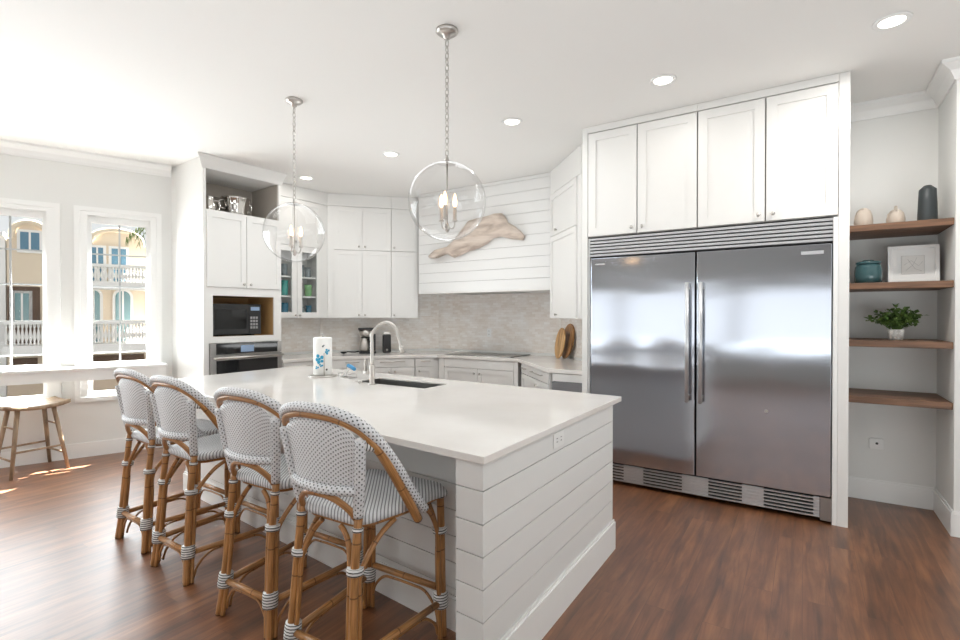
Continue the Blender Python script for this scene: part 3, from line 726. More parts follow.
# cooktop
ck = thing('cooktop', 'black glass cooktop set in the back counter under the hood', 'cooktop', (-3.46, 5.52, CT))
MB().box(-.48, -.26, .0005, .48, .27, .009).build('glass_top', M['blackglass'], ck, bevel=.002)
MB().box(-.485, -.267, .0005, .485, -.2605, .010).build('front_trim', M['steeldark'], ck)
for x, y, r in ((-.27, -.1, .09), (-.27, .13, .07), (.24, -.1, .075), (.24, .13, .1), (0, .03, .11)):
    MB().tube([(x + r * cos(2 * pi * k / 24), y + r * sin(2 * pi * k / 24), .0093) for k in range(24)], .0012, 4, True).build('burner_ring', M['button'], ck)
# coffee maker, canister, utensil on the diagonal counter
def cpt(t, off): p = CP + CD * t - CN * off; return p
p = cpt(.66, .50)
cm = thing('coffee_maker', 'black and steel drip coffee maker on the back counter', 'coffee maker', (p.x, p.y, CT + .0005), ang(CD))
MB().box(-.10, -.11, 0, .12, .12, .03).build('base', M['blackplastic'], cm, bevel=.005)
MB().box(.02, -.02, .03, .12, .12, .26).build('water_tank', M['blackplastic'], cm, bevel=.005)
MB().box(-.11, -.11, .32, .12, .12, .345).build('lid', M['blackplastic'], cm, bevel=.005)
MB().lathe([(.06, .22), (.085, .25), (.095, .319)], 20, (-.01, -.01, 0)).build('filter_basket', M['nickel'], cm, True)
cf = MB().lathe([(.06, .031), (.072, .05), (.066, .13), (.045, .19), (.045, .205)], 20, (-.03, -.03, 0)).build('carafe', M['nickel'], cm, True)
MB().tube(spline([(.012, -.05, .19), (.06, -.07, .17), (.06, -.07, .1), (.03, -.05, .07)], 4), .01, 8).build('carafe_handle', M['blackplastic'], cf, True)
MB().lathe([(.046, .2055), (.05, .215), (.03, .219)], 16, (-.03, -.03, 0)).build('carafe_lid', M['blackplastic'], cf, True)
p = cpt(.93, .50)
g = thing('coffee_canister', 'tall black canister with steel top right of the coffee maker', 'canister', (p.x, p.y, CT + .0005), ang(CD))
MB().box(-.055, -.05, 0, .055, .06, .25).build('body', M['blackplastic'], g, bevel=.012)
MB().box(-.05, -.045, .2505, .05, .055, .29).build('top', M['nickel'], g, bevel=.01)
MB().lathe([(.014, 0), (.012, .025)], 10).build('dispenser', M['nickel'], g, True).location = (0, -.065, .03)
p = cpt(.36, .45)
g = thing('serving_spoon', 'small black serving spoon lying left of the coffee maker', 'utensil', (p.x, p.y, CT + .0005), ang(CD) + .1)
MB().lathe([(.012, 0.001), (.04, .012), (.045, .028), (.038, .026), (.01, .01)], 14).build('bowl', M['blackplastic'], g, True)
MB().tube([(.04, 0, .025), (.15, .01, .018), (.2, .01, .03)], .008, 6).build('grip', M['blackplastic'], g, True)
# cutting boards leaning on the right diagonal backsplash
def board(label, t, off, w_, h, m, lean, zrot=0):
    p = EP + ED * t - EN * off
    o = thing('cutting_board', label, 'cutting board', (p.x, p.y, CT + .001), ang(ED) + zrot)
    pts = [(w_ * .5 * cos(2 * pi * k / 28) * (1 + .04 * sin(2 * pi * k / 14 + t)), h * .5 + h * .5 * sin(2 * pi * k / 28)) for k in range(28)]
    tl = math.tan(lean)
    MB().loft([[(x, z * tl + y, z) for x, z in pts] for y in (0, .018)]).build('slab', M[m], o, bevel=.004)
board('dark oval wooden cutting board standing closer to the wall', .0, .54, .38, .415, 'acacia', .18)
board('lighter smaller oval wooden cutting board leaning in front', -.02, .465, .30, .365, 'olive', .15)

def outlet(p, d, z, label, w_=.07, h=.115, off=.0005):
    o = thing('wall_outlet', label, 'outlet', (p[0], p[1], z), ang(d))
    MB().box(-w_ / 2, -.006, -h / 2, w_ / 2, -off, h / 2).build('cover_plate', M['outlet'], o, bevel=.002)
    b = MB()
    for s in (-1, 1):
        c_ = s * (h if h >= w_ else w_) * .2
        for e_ in (-1, 1):
            if h >= w_: b.box(e_ * .008 - .002, -.0068, c_ - .007, e_ * .008 + .002, -.006, c_ + .007)
            else: b.box(c_ - .007, -.0068, e_ * .008 - .002, c_ + .007, -.006, e_ * .008 + .002)
    b.build('socket', M['socket'], o); return o
outlet((-3.62, WY - .012), (1, 0), 1.19, 'white outlet on the stone backsplash left of the cooktop')
wp = thing('wall_outlet', 'square white wall plate with a small dark hole below the niche shelves', 'outlet', (.47, BY, .44))
MB().prism(rpoly([(-.045, -.042), (.045, -.042), (.045, .042), (-.045, .042)], .016, 4), .0005, .016).build('cover_plate', M['outlet'], wp, bevel=.003).rotation_euler = (R(90), 0, 0)
MB().lathe([(.009, 0), (.009, .0015)], 14).build('socket', M['slot'], wp).matrix_local = Matrix.Translation((.002, -.016, .004)) @ Matrix.Rotation(R(90), 4, 'X')

# ------------------------------------------------------------------ refrigerator wall
fr = thing('refrigerator', 'large stainless steel double door refrigerator and freezer', 'refrigerator', (-.70, FY, 0))
MB().box(-.858, .03, .02, .862, .62, 2.09).build('body', M['darkgap'], fr)
for sg, x0, x1, hx_ in ((-1, -.842, -.0065, -.053), (1, .0065, .857, .043)):
    d_ = MB().box(x0, -.025, .186, x1, .029, 1.913).build('door', M['steel'], fr, bevel=.004)
    b = MB().tube([(hx_, -.085, .757), (hx_, -.085, 1.677)], .0155, 14)
    b.build('handle', M['handle'], d_, True)
    b = MB()
    for z in (.80, 1.635): b.tube([(hx_, -.025, z), (hx_, -.085, z)], .011, 8)
    b.build('handle_post', M['nickel'], d_, True)
    if sg > 0:
        MB().box(.68, -.0275, 1.845, .81, -.025, 1.868).build('name_plate', M['grille'], d_)
        MB().lathe([(.012, 0), (.012, .003)], 12).build('round_badge', M['nickel'], d_).matrix_local = Matrix.Translation((.475, -.025, .735)) @ Matrix.Rotation(R(90), 4, 'X')
    else:
        MB().box(-.80, -.0275, 1.855, -.72, -.025, 1.866).build('name_plate', M['grille'], d_)
def louvre(name, z0, z1, n, solid=()):
    g_ = .31 if solid else .2
    o = MB().box(-.858, .0, z0, .862, .0295, z1).build(name, M['darkgap'] if solid else M['slot'], fr)
    p_ = (z1 - z0) / n; b = MB()
    for k in range(n):
        b.box(-.857, -.02, z0 + k * p_ + p_ * g_, .861 if not solid else .795, -.0005, z0 + (k + 1) * p_ - p_ * g_)
    b.build('slat', M['grille'], o)
    for x0, x1 in solid: MB().box(x0, -.010, z0 + .004, x1, -.0005, z1 - .004).build('blank', M['grille'], o)
louvre('top_grille', 1.925, 2.09, 6)
louvre('bottom_grille', .03, .178, 6, ((-.56, -.40), (-.10, .09), (.32, .46), (.76, .795)))
MB().box(.798, -.022, .02, .862, -.0005, .178).build('corner_cap', M['steeldark'], fr)
# side panels and cabinets above
sp = thing('refrigerator_side_panel', 'tall white panel on the niche side of the refrigerator', 'panel', (.21, FY - .02, 0))
MB().box(-.018, 0, 0, .042, .70, CEIL - .002).build('board', M['white'], sp); MB().box(-.046, .004, .0, -.019, .06, 2.09).build('filler', M['trim'], sp)
sp = thing('refrigerator_side_panel', 'tall white panel on the counter side of the refrigerator', 'panel', (-1.59, FY - .02, 0))
MB().box(-.033, 0, 0, .014, .70, CEIL - .002).build('board', M['white'], sp)
MB().box(.015, .02, .0, .03, .06, 2.09).build('filler', M['trim'], sp)
def overfridge(label, x0, x1, doors, knobs):
    c = thing('overhead_cabinet', label, 'cabinet', (0, FY, 0), 0, 'cabinets above the refrigerator')
    MB().box(x0, .0, 2.098, x1, .66, 2.995).build('carcass', M['gap'], c)
    for (a, e_), kx in zip(doors, knobs):
        d_ = shaker('door', a, e_, 2.105, 2.988, c, rail=.066); knob(kx, 2.15, d_)
    MB().box(x0, -.026, 2.995, x1, .66, CEIL - .002).build('frieze', M['white'], c)
overfridge('white two door cabinet above the freezer side near the counter', -1.573, -.694, ((-1.57, -1.157), (-1.147, -.698)), (-1.195, -1.11))
overfridge('white two door cabinet above the refrigerator side near the niche', -.692, .19, ((-.688, -.242), (-.232, .188)), (-.28, -.19))

# ------------------------------------------------------------------ niche shelves and what stands on them
def shelf(z, label):
    o = MB().box(.2535, 4.385, z - .045, .8135, BY - .001, z).build('niche_shelf', M['shelfwood'], bevel=.003); tag(o, label, 'shelf', 'wood shelves in the niche')
shelf(2.058, 'top brown wood shelf holding three vases'); shelf(1.652, 'brown wood shelf holding the picture frame')
shelf(1.25, 'brown wood shelf holding the potted plant'); shelf(.855, 'lowest brown wood shelf with nothing on it')
def lat(name, m, x, y, z, prof, label, cat): 
    o = MB().lathe(prof, 28).build(name, M[m], None, True); o.location = (x, y, z + .0005); return tag(o, label, cat)
lat('ceramic_vase', 'cream', .362, 4.60, 2.058, [(.05, 0), (.056, .008), (.057, .05), (.052, .095), (.04, .128), (.022, .146), (.016, .148), (.012, .14)], 'taller cream vase on the top niche shelf', 'vase')
lat('ceramic_vase', 'cream', .545, 4.60, 2.058, [(.048, 0), (.053, .008), (.053, .055), (.046, .09), (.03, .112), (.012, .12), (.008, .145), (.004, .145)], 'shorter cream vase with a thin neck on the top niche shelf', 'vase')
lat('ceramic_vase', 'charcoal', .712, 4.58, 2.058, [(.054, 0), (.055, .02), (.051, .15), (.047, .235), (.02, .262), (.016, .262), (.016, .25)], 'tall charcoal vase on the top niche shelf', 'vase')
j = thing('ceramic_jar', 'teal glazed jar with a lid beside the picture frame', 'jar', (.388, 4.56, 1.6525))
MB().lathe([(.068, 0), (.079, .012), (.082, .06), (.079, .12), (.07, .138)], 28).build('body', M['teal'], j, True)
MB().lathe([(.066, .1385), (.075, .142), (.075, .156), (.06, .16)], 28).build('lid', M['teal'], j, True)
MB().tube(spline([(-.03, 0, .159), (-.025, 0, .167), (.025, 0, .167), (.03, 0, .159)], 4), .005, 6).build('lid_handle', M['teal'], j, True)
pf = thing('picture_frame', 'wide white picture frame leaning on the niche shelf', 'picture frame', (.645, 4.62, 1.6525))
pf.rotation_euler = (R(-5), 0, 0)
b = MB(); W2, HH = .14, .268
b.box(-W2, -.012, 0, -W2 + .025, .012, HH); b.box(W2 - .025, -.012, 0, W2, .012, HH); b.box(-W2 + .025, -.012, HH - .025, W2 - .025, .012, HH); b.box(-W2 + .025, -.012, 0, W2 - .025, .012, .025)
b.build('frame', M['trim'], pf, bevel=.002)
MB().box(-W2 + .025, -.004, .025, W2 - .025, .01, HH - .025).build('mat_board', M['outlet'], pf)
a_ = MB().box(-.065, -.006, .065, .06, -.0042, .195).build('picture', M['art'], pf)
b = MB(); 
for pts in ([(-.05, .13), (-.01, .16), (.03, .12), (.05, .15)], [(-.04, .09), (0, .13), (.02, .18)], [(-.03, .17), (.01, .1), (.045, .085)]):
    b.tube([(x, -.0063, z) for x, z in pts], .0012, 4)
b.tube([(-.065, -.0063, .065), (.06, -.0063, .065), (.06, -.0063, .195), (-.065, -.0063, .195)], .0012, 4, True)
b.build('drawing', M['artline'], a_)
pl = thing('potted_plant', 'small leafy green plant in a white textured pot', 'plant', (.545, 4.57, 1.2505))
MB().lathe([(.036, 0), (.042, .008), (.048, .05), (.049, .075), (.045, .075), (.042, .06)], 28).build('pot', M['pot'], pl, True)
MB().lathe([(.0415, .055), (.041, .064), (.001, .066)], 20).build('soil', M['soil'], pl)
bs, bl = MB(), MB(); rnd = random.Random(11)
for k in range(46):
    a = rnd.uniform(0, 2 * pi); rr = rnd.uniform(.03, .165); h = .07 + rnd.uniform(.0, .125) * (1 - .3 * rr / .145); x, y = rr * cos(a), rr * sin(a) * .75
    pts = spline([(x * .12, y * .12, .06), (x * .5, y * .5, .06 + h * .55), (x, y, .06 + h * rnd.uniform(.6, 1))], 4); bs.tube(pts, .0018, 4)
    for i in range(3, len(pts)):
        for s in range(3):
            p = pts[i]; d = V((rnd.uniform(-1, 1), rnd.uniform(-1, 1), rnd.uniform(-.3, .8))).normalized(); ln = rnd.uniform(.026, .038); sd_ = d.cross(V((0, 0, 1)) + V((rnd.uniform(-.5, .5), rnd.uniform(-.5, .5), 0))).normalized() * ln * .46
            i0 = len(bl.v); mid = p + d * ln * .55 + V((0, 0, .003)); bl.v += [tuple(p), tuple(mid + sd_), tuple(p + d * ln), tuple(mid - sd_)]; bl.face([i0, i0 + 1, i0 + 2, i0 + 3])
bs.build('stem', M['leaf'], pl); bl.build('foliage', M['leaf'], pl)

# ------------------------------------------------------------------ island
IN, IR, IB, IL = V((-.961, 1.506)), V((-.96, 3.112)), V((-4.302, 3.283)), V((-4.248, 1.798))
IX = (IN - IL).normalized(); IY = V((-IX.y, IX.x)); IA = ang(IX)
isl = thing('kitchen_island', 'white shiplap kitchen island with a seating recess', 'island', (IN.x, IN.y, 0), 0)
loc = lambda p: (p - IN)
def shipface(name, a, b_, z0, zs, parent, t=.012):
    """boards from a to b (front faces to the right-hand side of a->b), seams at heights zs"""
    a, b_ = V(a), V(b_); d = (b_ - a).normalized(); L_ = (b_ - a).length; m = MB(); zz = [z0] + zs
    for i in range(len(zz) - 1): m.box(0, 0, zz[i] + .0018, L_, t, zz[i + 1] - .0018)
    o = m.build(name, M['ship'], parent, bevel=.0012); o.location = (a.x, a.y, 0); o.rotation_euler = (0, 0, ang(d)); return o
SE = [.184, .302, .422, .541, .660, .782, .884]
fo = .012  # counter overhang
endA, endB = V((-.012, fo)), V((-.012, IR.y - IN.y - .13))
pil = .13
pA = endA + V((-pil, pil * .089)); rec = .275; pB = pA + V((0, rec)); 
leftEnd = IL - IN + V((.02, .30)); leftBack = IB - IN + V((.02, -.04)); backR = V((-.012, IR.y - IN.y - .13))
core = [endA + V((-.013, .013)), backR + V((-.013, -.013)), leftBack, leftEnd + V((0, .013)), pB + V((.014, .013)), pA + V((.014, .013))]
MB().prism(core, .0, .70).build('core', M['gap'], isl)
shipface('end_shiplap', endA, endB, 0, SE, isl)
shipface('post_shiplap', pA, endA + V((.0, .0)), 0, SE, isl)
shipface('seating_shiplap', leftEnd, pB + V((.0, .0)), 0, SE, isl)
o = shipface('post_side_shiplap', pB + V((0, -.0)), pA, 0, SE, isl)
shipface('left_end_shiplap', leftBack, leftEnd, 0, SE, isl)
shipface('kitchen_side_panel', endB, leftBack, 0, [.884], isl)
def iskirt(a, b_, h=.165):
    a, b_ = V(a), V(b_); d = (b_ - a).normalized(); L_ = (b_ - a).length
    o = MB().box(-.014, -.014, 0, L_ + .014, -.0004, h).box(-.012, -.007, h, L_ + .012, -.0004, h + .014).build('baseboard', M['trim'], isl); o.location = (a.x, a.y, 0); o.rotation_euler = (0, 0, ang(d))
iskirt(endA + V((0, .0)), endB); iskirt(leftEnd, pB, .14)
# countertop with the sink opening
sx0, sx1, sy0, sy1 = -2.93, -2.22, 2.705, 2.985
b = MB()
outer = [IL, IN, IR, IB]; hole = [V((sx0, sy0)), V((sx1, sy0)), V((sx1, sy1)), V((sx0, sy1))]
for z, flip in ((CT, False), (CT - .03, True)):
    i0 = len(b.v); b.v += [(p.x, p.y, z) for p in outer] + [(p.x, p.y, z) for p in hole]
    for k in range(4):
        q_ = [i0 + k, i0 + (k + 1) % 4, i0 + 4 + (k + 1) % 4, i0 + 4 + k]; b.face(q_[::-1] if flip else q_)
for k in range(4):
    b.face([8 + k, 8 + (k + 1) % 4, (k + 1) % 4, k]); b.face([4 + k, 4 + (k + 1) % 4, 12 + (k + 1) % 4, 12 + k])
tag(b.build('island_countertop', M['quartz'], bevel=.003), 'long white quartz countertop on the island', 'countertop')
# sink
sk = thing('kitchen_sink', 'stainless undermount sink in the island counter', 'sink', ((sx0 + sx1) / 2, (sy0 + sy1) / 2, CT - .2))
a_, c_ = (sx1 - sx0) / 2 - .003, (sy1 - sy0) / 2 - .003
b = MB(); b.box(-a_, -c_, 0, a_, c_, .006); b.box(-a_, -c_, .006, -a_ + .004, c_, .192); b.box(a_ - .004, -c_, .006, a_, c_, .192); b.box(-a_ + .004, -c_, .006, a_ - .004, -c_ + .004, .192); b.box(-a_ + .004, c_ - .004, .006, a_ - .004, c_, .192)
b.build('basin', M['basin'], sk); MB().lathe([(.045, .0062), (.045, .009), (.03, .0075)], 20).build('drain', M['chrome'], sk, True)
# faucet
fc = thing('kitchen_faucet', 'brushed nickel gooseneck faucet on the island counter', 'faucet', (-2.675, 2.655, CT + .0005))
MB().lathe([(.028, 0), (.028, .008), (.019, .012), (.019, .14), (.0155, .145)], 20).build('base', M['nickel'], fc, True)
ux, uy = .545, .839  # the neck leans over the sink
pts = [(0, 0, .14), (0, 0, .30), (0, 0, .37), (.035, .03, .43), (.095, .06, .455), (.155, .08, .42), (.185, .095, .33), (.2, .105, .25)]
MB().tube(spline(pts, 6), .0135, 12).build('spout', M['nickel'], fc, True)
MB().tube([(.195, .101, .285), (.203, .107, .235)], .017, 12).build('spray_head', M['nickel'], fc, True)
b = MB().tube([(-.02, 0, .085), (-.07, -.01, .085)], .014, 10).tube([(-.06, -.01, .09), (-.062, -.01, .185)], [.010, .006], 8); b.build('lever', M['nickel'], fc, True)
# paper towels
pt = thing('paper_towel_holder', 'paper towel roll with blue flowers on a round metal stand', 'paper towel', (-3.385, 2.79, CT + .0005))
MB().lathe([(.112, 0), (.115, .006), (.105, .012), (.02, .014)], 32).build('base', M['nickel'], pt, True)
roll = MB().lathe([(.073, .016), (.076, .02), (.076, .318), (.072, .326), (.02, .33), (.02, .326)], 32).build('paper_roll', M['paper'], pt, True)
MB().lathe([(.006, .33), (.006, .345), (.011, .35), (.009, .358)], 12).build('rod', M['nickel'], pt, True)
MB().tube([(.085, -.055, .012), (.085, -.055, .2)], .006, 8).build('tension_arm', M['nickel'], pt, True)
def decal(a0, z0, r_, petals):
    b = MB()
    for (dx, dz, rr) in petals:
        n_ = 14; cen = len(b.v)
        b.v += [((.0768) * cos(a0 + dx * r_ / .076), .0768 * sin(a0 + dx * r_ / .076), z0 + dz * r_)]
        for k in range(n_):
            t = 2 * pi * k / n_; aa = a0 + (dx + rr * cos(t)) * r_ / .076; b.v.append((.0768 * cos(aa), .0768 * sin(aa), z0 + (dz + rr * sin(t)) * r_))
        for k in range(n_): b.face([cen, cen + 1 + k, cen + 1 + (k + 1) % n_])
    return b
ca = atan2(-2.80, 3.37)   # the side that faces the room
pet = [(0, 0, .28), (.5, .35, .36), (-.3, .6, .36), (-.55, -.1, .34), (-.15, -.6, .36), (.5, -.4, .3)]
decal(ca - .35, .15, .042, pet).build('flower_print', M['blueprint'], roll); decal(ca + .52, .21, .026, pet[:5]).build('flower_print', M['blueprint'], roll)
decal(ca - .2, .09, .022, pet[:3]).build('flower_print', M['blueprint'], roll); decal(ca - .62, .075, .02, pet[:4]).build('flower_print', M['blueprint'], roll)
decal(ca + .02, .255, .016, [(0, 0, .5), (.5, .5, .35)]).build('leaf_print', M['cloud'], roll)
b = decal(ca + .42, .062, .014, [(0, 0, .6)]); b.build('square_print', M['slot'], roll)
# dish brush in a little wire caddy
cd_ = thing('sink_caddy', 'small wire sponge caddy beside the sink', 'caddy', (-3.13, 2.83, CT + .0005), -.1)
b = MB()
for z in (.004, .035): b.tube(rect := [(-.07, -.04, z), (.07, -.04, z), (.07, .04, z), (-.07, .04, z)], .0025, 6, True)
for k in range(5): b.tube([(-.06 + k * .03, -.04, .004), (-.06 + k * .03, .04, .004)], .002, 5)
for x, y in ((-.07, -.04), (.07, -.04), (.07, .04), (-.07, .04)): b.tube([(x, y, .004), (x, y, .035)], .0025, 6)
b.build('wire_frame', M['steeldark'], cd_)
br_ = thing('dish_brush', 'white dish brush with a blue head standing in the wire caddy', 'brush', (-3.13, 2.83, CT + .0075), -.1)
MB().tube(spline([(-.06, 0, .002), (-.02, 0, .045), (.03, 0, .085)], 4), .009, 8).build('grip', M['outlet'], br_, True)
MB().tube(spline([(.0, .0, .095), (.05, 0, .085), (.10, 0, .066)], 4), [.008] + [.016] * 7 + [.010], 10).build('head', M['blueplastic'], br_, True)
MB().tube([(.03, 0, .085), (.06, 0, .082)], .010, 8).build('neck', M['outlet'], br_, True)
# soap dispenser tap
sd2 = thing('air_switch', 'small round nickel button on the counter left of the faucet', 'button', (-2.80, 2.66, CT + .0005))
MB().lathe([(.02, 0), (.02, .008), (.013, .01), (.013, .018)], 14).build('button', M['nickel'], sd2, True)
outlet((IN.x - .012, IN.y + .67), (0, 1), .838, 'white outlet on the shiplap end of the island', .115, .07)

# ------------------------------------------------------------------ rattan counter stools
def make_stool():
    root = thing('counter_stool', '', 'stool', (0, 0, 0), 0, 'rattan stools at the island')
    # seat
    base = [(-.17, -.212), (.17, -.212), (.235, .05), (.245, .282), (-.245, .282), (-.235, .05)]
    def ring(ins, z, dr=0):
        c = rpoly([(x * (1 - ins / .22), (y - .035) * (1 - ins / .24) + .035) for x, y in base], [.06, .06, .1, .05, .05, .1], 5); return [(p.x, p.y, z - dr * max(0, (p.y - .2)) * 1.5) for p in c]
    b = MB(); b.loft([ring(.02, .628), ring(.004, .636, .2), ring(0, .652, .2), ring(.006, .668, .2), ring(.022, .674), ring(.09, .669), ring(.15, .665)], uvplan=True)
    b.build('seat', M['weaveseat'], root, True)
    MB().tube([tuple(V(p)) for p in ring(.03, .622)], .0095, 6, True).build('seat_rail', M['bamboo'], root, True)
    # hoop
    h = [(.252, .03, .60), (.257, -.04, .70), (.25, -.13, .84), (.238, -.198, .94), (.2, -.25, 1.008), (.11, -.278, 1.043), (0, -.285, 1.05)]
    full = h + [(-x, y, z) for x, y, z in h[-2::-1]]
    MB().tube(spline(full, 6), [.018 if k < 20 or k > 52 else .0145 for k in range(73)], 10).build('hoop', M['bamboo'], root, True)
    ho = [(x * 1.025, y - .008 + .036 * min(1, (1.05 - z) / .3), z + .028 - .012 * min(1, (1.05 - z) / .3)) for x, y, z in h]; ho[0] = (.258, .062, .635)
    fo_ = ho + [(-x, y, z) for x, y, z in ho[-2::-1]]
    MB().tube(spline(fo_, 6), .0195, 10).build('woven_rim', M['weave'], root, True)
    # posts, crossbar, panel
    for s in (-1, 1):
        MB().tube(spline([(s * .155, -.207, .675), (s * .182, -.226, .80), (s * .208, -.248, .975)], 6), .0205, 10).build('back_post', M['weave'], root, True)
        MB().tube([(s * .208, -.24, .95), (s * .238, -.196, .94)], .017, 8).build('post_binding', M['bind'], root, True)
    MB().tube(spline([(-.177, -.222, .775), (-.09, -.256, .773), (0, -.266, .772), (.09, -.256, .773), (.177, -.222, .775)], 4), .0195, 10).build('crossbar', M['weave'], root, True)
    def pf_(u, v):
        zt = 1.04 - .075 * abs(2 * u - 1) ** 2.4; z = .772 + (zt - .772) * v; hw = .176 + .034 * min(1, (z - .772) / .22); x = (2 * u - 1) * hw
        bow = -.046 * (1 - (2 * u - 1) ** 2); return (x, -.222 - .03 * v + bow * (1 - .35 * v), z)
    MB().patch(pf_, 12, 8, (0, .007, 0), .38, .30).build('backrest', M['weave'], root, True)
    MB().tube(spline([(-.152, -.206, .655), (-.13, -.228, .70), (-.075, -.25, .738), (0, -.258, .748), (.075, -.25, .738), (.13, -.228, .70), (.152, -.206, .655)], 5), .0125, 8).build('back_arch', M['bamboo'], root, True)
    # legs
    def leg(pts, top1, top2, wz):
        P = spline(pts, 5)
        l = MB().tube(P, .0165, 10)
        d1 = (V(top1) - V(pts[-1])).to_2d().normalized() * .0255; d2 = (V(top2) - V(pts[-1])).to_2d().normalized() * .0255
        for d, tp in ((d1, top1), (d2, top2)):
            q_ = [(p.x + d.x, p.y + d.y, p.z) for p in P if p.z < .49]
            q_ = q_[::2] + [(pts[-1][0] * .55 + tp[0] * .45 + d.x * .5, pts[-1][1] * .55 + tp[1] * .45 + d.y * .5, .565), (tp[0], tp[1], .615)]
            l.tube(spline(q_, 4), .0105, 8)
        o = l.build('leg', M['bamboo'], root, True)
        def wrap(z, h_, r_):
            def at(zz):
                for a, c in zip(P, P[1:]):
                    if a.z <= zz <= c.z: t = (zz - a.z) / (c.z - a.z); return a.lerp(c, t)
                return P[-1]
            a, c = at(z - h_ / 2), at(z + h_ / 2); m_ = (d1 + d2) * .22
            off = V((m_.x, m_.y, 0)) if wz and z < .62 else V((0, 0, 0))
            MB().tube([a + off, a.lerp(c, .25) + off, a.lerp(c, .75) + off, c + off], [r_ * .96, r_, r_, r_ * .96], 12).build('binding', M['bind'], o, True)
        wrap(.165, .065, .0335); wrap(.475, .026, .0325); wrap(.625, .016, .0205)
    for s in (-1, 1):
        leg([(s * .188, -.266, .0), (s * .17, -.25, .17), (s * .157, -.228, .46), (s * .155, -.205, .665)], (s * .05, -.195, 0), (s * .19, -.04, 0), True)
        leg([(s * .224, .243, .0), (s * .219, .243, .17), (s * .213, .243, .46), (s * .21, .24, .632)], (s * .1, .25, 0), (s * .215, .11, 0), True)
    # stretchers and bent braces
    R_, F_ = lambda s, z=.165: (s * .17, -.25, z), lambda s, z=.165: (s * .219, .243, z)
    def inset(a, c, k=.03): a, c = V(a), V(c); d = (c - a).normalized() * k; return a + d, c - d
    def brace(a, c, parent=None):
        a, c = V(a), V(c); d = c - a; pts = [a + d * .06 + V((0, 0, -.135)), a + d * .1 + V((0, 0, -.08)), a + d * .22 + V((0, 0, -.028)), a + d * .38 + V((0, 0, -.02)), a + d * .62 + V((0, 0, -.02)), a + d * .78 + V((0, 0, -.028)), a + d * .9 + V((0, 0, -.08)), c - d * .06 + V((0, 0, -.135))]
        MB().tube(spline(pts, 4), .0065, 6).build('bent_brace', M['bamboo'], root, True)
    for s in (-1, 1):
        a, c = inset(R_(s, .155), F_(s, .155)); MB().tube([a, a.lerp(c, .5), c], .0145, 10).build('stretcher', M['bamboo'], root, True); brace(R_(s, .155), F_(s, .155))
    a, c = inset(R_(-1, .165), R_(1, .165)); MB().tube([a, a.lerp(c, .5), c], .0145, 10).build('stretcher', M['bamboo'], root, True); brace(R_(-1), R_(1))
    a, c = inset(F_(-1, .21), F_(1, .21)); MB().tube([a, a.lerp(c, .5), c], .0145, 10).build('stretcher', M['bamboo'], root, True); brace(F_(-1, .2), F_(1, .2))
    return root
st = make_stool()
spots = [((-1.552, 1.508, 2), 'white woven rattan stool nearest the shiplap corner post, front of the row'),
         ((-2.152, 1.578, 2), 'white woven rattan stool next to the front one, second from the shiplap corner post'),
         ((-2.908, 1.622, -1), 'white woven rattan stool third from the shiplap corner post, beside the farthest one'),
         ((-3.488, 1.67, -1), 'white woven rattan stool farthest from the corner post, closest to the windows')]
for i, ((x, y, rz), lab) in enumerate(spots):
    o = st if i == 0 else copy_tree(st)
    o.location = (x, y, 0); o.rotation_euler = (0, 0, R(rz)); o['label'] = lab

# ------------------------------------------------------------------ window bar, wooden stool, floor register
bar_ = thing('window_bar', 'long white bar ledge fixed below the windows', 'counter', (P0.x, P0.y, 0), WR)
MB().box(-2.9, -.31, .895, 1.31, -.03, .922).build('top', M['trim'], bar_, bevel=.003)
MB().box(-2.89, -.30, .797, 1.30, -.278, .8948).build('apron', M['trim'], bar_)
for x in (-2.6, -1.2, 1.27): MB().box(x - .02, -.277, .80, x + .02, -.03, .8948).build('bracket', M['trim'], bar_)
ws = thing('wooden_stool', 'natural oak saddle stool under the window bar', 'stool', (-5.94, 1.59, 0), R(4))
def sf(u, v):
    x, y = (u - .5) * .36, (v - .5) * .48; k = 1 - .1 * abs(2 * v - 1) ** 3
    return (x * k, y, .612 + .030 * (2 * v - 1) ** 2 - .012 * (1 - (2 * u - 1) ** 2))
MB().patch(sf, 10, 12, (0, 0, -.034), .36, .48).build('seat', M['stoolwood'], ws, True)
lp = {}
for sx in (-1, 1):
    for sy in (-1, 1):
        a, c = V((sx * .10, sy * .13, .583)), V((sx * .19, sy * .205, 0)); lp[sx, sy] = (a, c)
        MB().tube([a, a.lerp(c, .5), c], [.019, .017, .014], 10).build('leg', M['stoolwood'], ws, True)
lv = lambda k, z: lp[k][0].lerp(lp[k][1], 1 - z / .583)
for sx in (-1, 1): MB().tube([lv((sx, -1), .22), lv((sx, 1), .22)], .009, 8).build('stretcher', M['stoolwood'], ws, True)
for sy in (-1, 1):
    MB().tube([lv((-1, sy), .15), lv((1, sy), .15)], .009, 8).build('stretcher', M['stoolwood'], ws, True); MB().tube([lv((-1, sy), .42), lv((1, sy), .42)], .008, 8).build('stretcher', M['stoolwood'], ws, True)

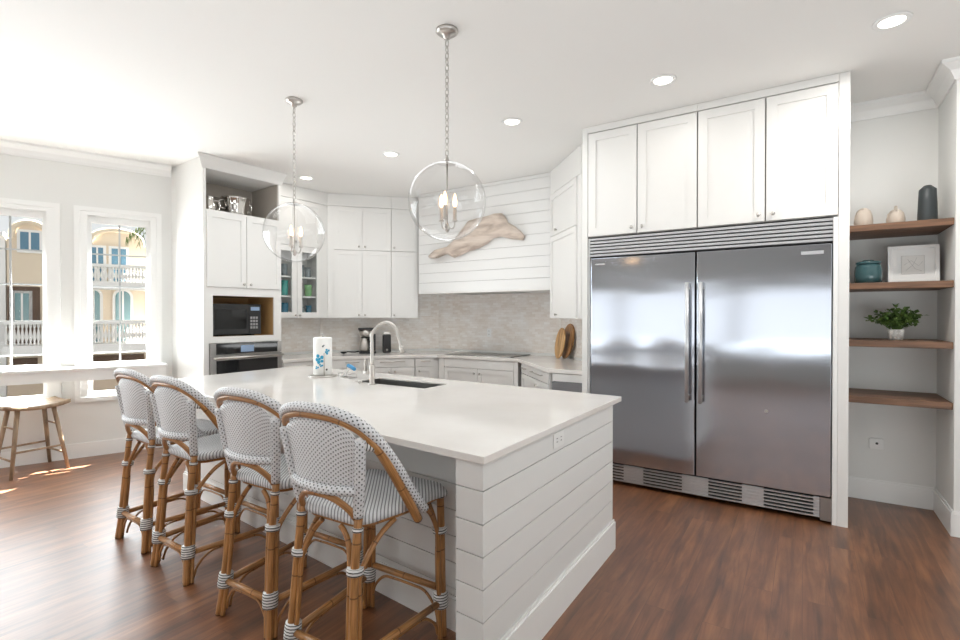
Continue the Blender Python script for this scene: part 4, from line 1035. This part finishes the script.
# ------------------------------------------------------------------ pendants
def pendant(x, y, label, zc=-.976):
    r = thing('globe_pendant', label, 'pendant light', (x, y, CEIL - .0005), 0, 'glass globe pendants over the island')
    MB().lathe([(.062, 0), (.064, -.012), (.05, -.024), (.022, -.03), (.018, -.05), (.008, -.055)], 28).build('canopy', M['nickel'], r, True)
    b = MB(); z = -.06; k = 0
    while z > zc + .235:
        L_ = .023; a = (k % 2) * pi / 2; w_ = .0105
        pts = []
        for j in range(14):
            t = 2 * pi * j / 14; px, pz = w_ * cos(t), L_ * sin(t); pts.append((px * cos(a), px * sin(a), z - L_ * .8 + pz))
        b.tube(pts, .0031, 5, True); z -= .0345; k += 1
    b.build('chain', M['nickel'], r, True)
    rg = .222
    b = MB(); prof = []
    for j in range(25):
        t = R(14) + (R(180) - R(14) - .02) * j / 24; prof.append((rg * sin(t), zc + rg * cos(t)))
    prof[-1] = (.002, zc - rg)
    inn = [((rg - .003) * q_[0] / rg, zc + (q_[1] - zc) * (rg - .003) / rg) for q_ in prof[::-1]]
    b.lathe(prof, 48, cap=False); b.build('glass_globe', M['globe'], r, True)
    MB().lathe([(.05, zc + rg * .968), (.056, zc + rg * .975), (.05, zc + rg * .99), (.012, zc + rg + .004), (.010, zc + rg + .03), (.004, zc + rg + .035)], 24).build('cap', M['nickel'], r, True)
    MB().tube([(0, 0, zc + rg), (0, 0, zc - .15)], .0045, 8).build('rod', M['nickel'], r, True)
    MB().lathe([(.004, zc - .175), (.013, zc - .165), (.018, zc - .15), (.010, zc - .13), (.005, zc - .12)], 14).build('hub', M['nickel'], r, True)
    for k in range(3):
        a = k * 2 * pi / 3 + .9; ca_, sa_ = cos(a), sin(a); f = lambda rr, z_: (rr * ca_, rr * sa_, zc + z_)
        ar = MB().tube(spline([f(.008, -.145), f(.03, -.152), f(.043, -.135), f(.046, -.105)], 4), .004, 6).build('arm', M['nickel'], r, True)
        MB().lathe([(.012, -.11), (.016, -.103), (.0105, -.10), (.0105, -.03), (.008, -.028)], 12, (.046 * ca_, .046 * sa_, zc)).build('candle', M['candle'], ar, True)
        MB().lathe([(.006, -.0275), (.012, -.01), (.0125, .005), (.008, .032), (.002, .05)], 12, (.046 * ca_, .046 * sa_, zc)).build('bulb', M['bulb'], ar, True)
    return r
pendant(-1.714, 2.294, 'clear glass globe pendant nearer the camera, above the stools')
pendant(-3.235, 2.405, 'clear glass globe pendant farther away, in front of the glass door cabinet', -1.0)

# ------------------------------------------------------------------ recessed ceiling lights
where = ['recessed ceiling light in front of the shelf niche', 'recessed ceiling light in front of the refrigerator cabinets', 'recessed ceiling light before the right end of the range hood', 'recessed ceiling light between the two globe pendants', 'recessed ceiling light by the oven tower']
for (x, y), lab in zip([(.40, 3.563), (-.824, 3.59), (-2.06, 3.665), (-3.493, 3.734), (-4.93, 3.83)], where):
    r = thing('recessed_light', lab, 'ceiling light', (x, y, CEIL - .0005), 0, 'recessed ceiling lights')
    MB().lathe([(.088, 0), (.086, -.006), (.068, -.009), (.062, -.004)], 28).build('trim_ring', M['trim'], r, True)
    MB().lathe([(.061, -.0035), (.06, -.005), (.001, -.0055)], 28).build('lens', M['can'], r, True)
    light('recessed_lamp', 'AREA', (x, y, CEIL - .02), 19 if x > 0 else 3, (1, .97, .93), rot=(0, 0, 0), shape='DISK', size=.11)
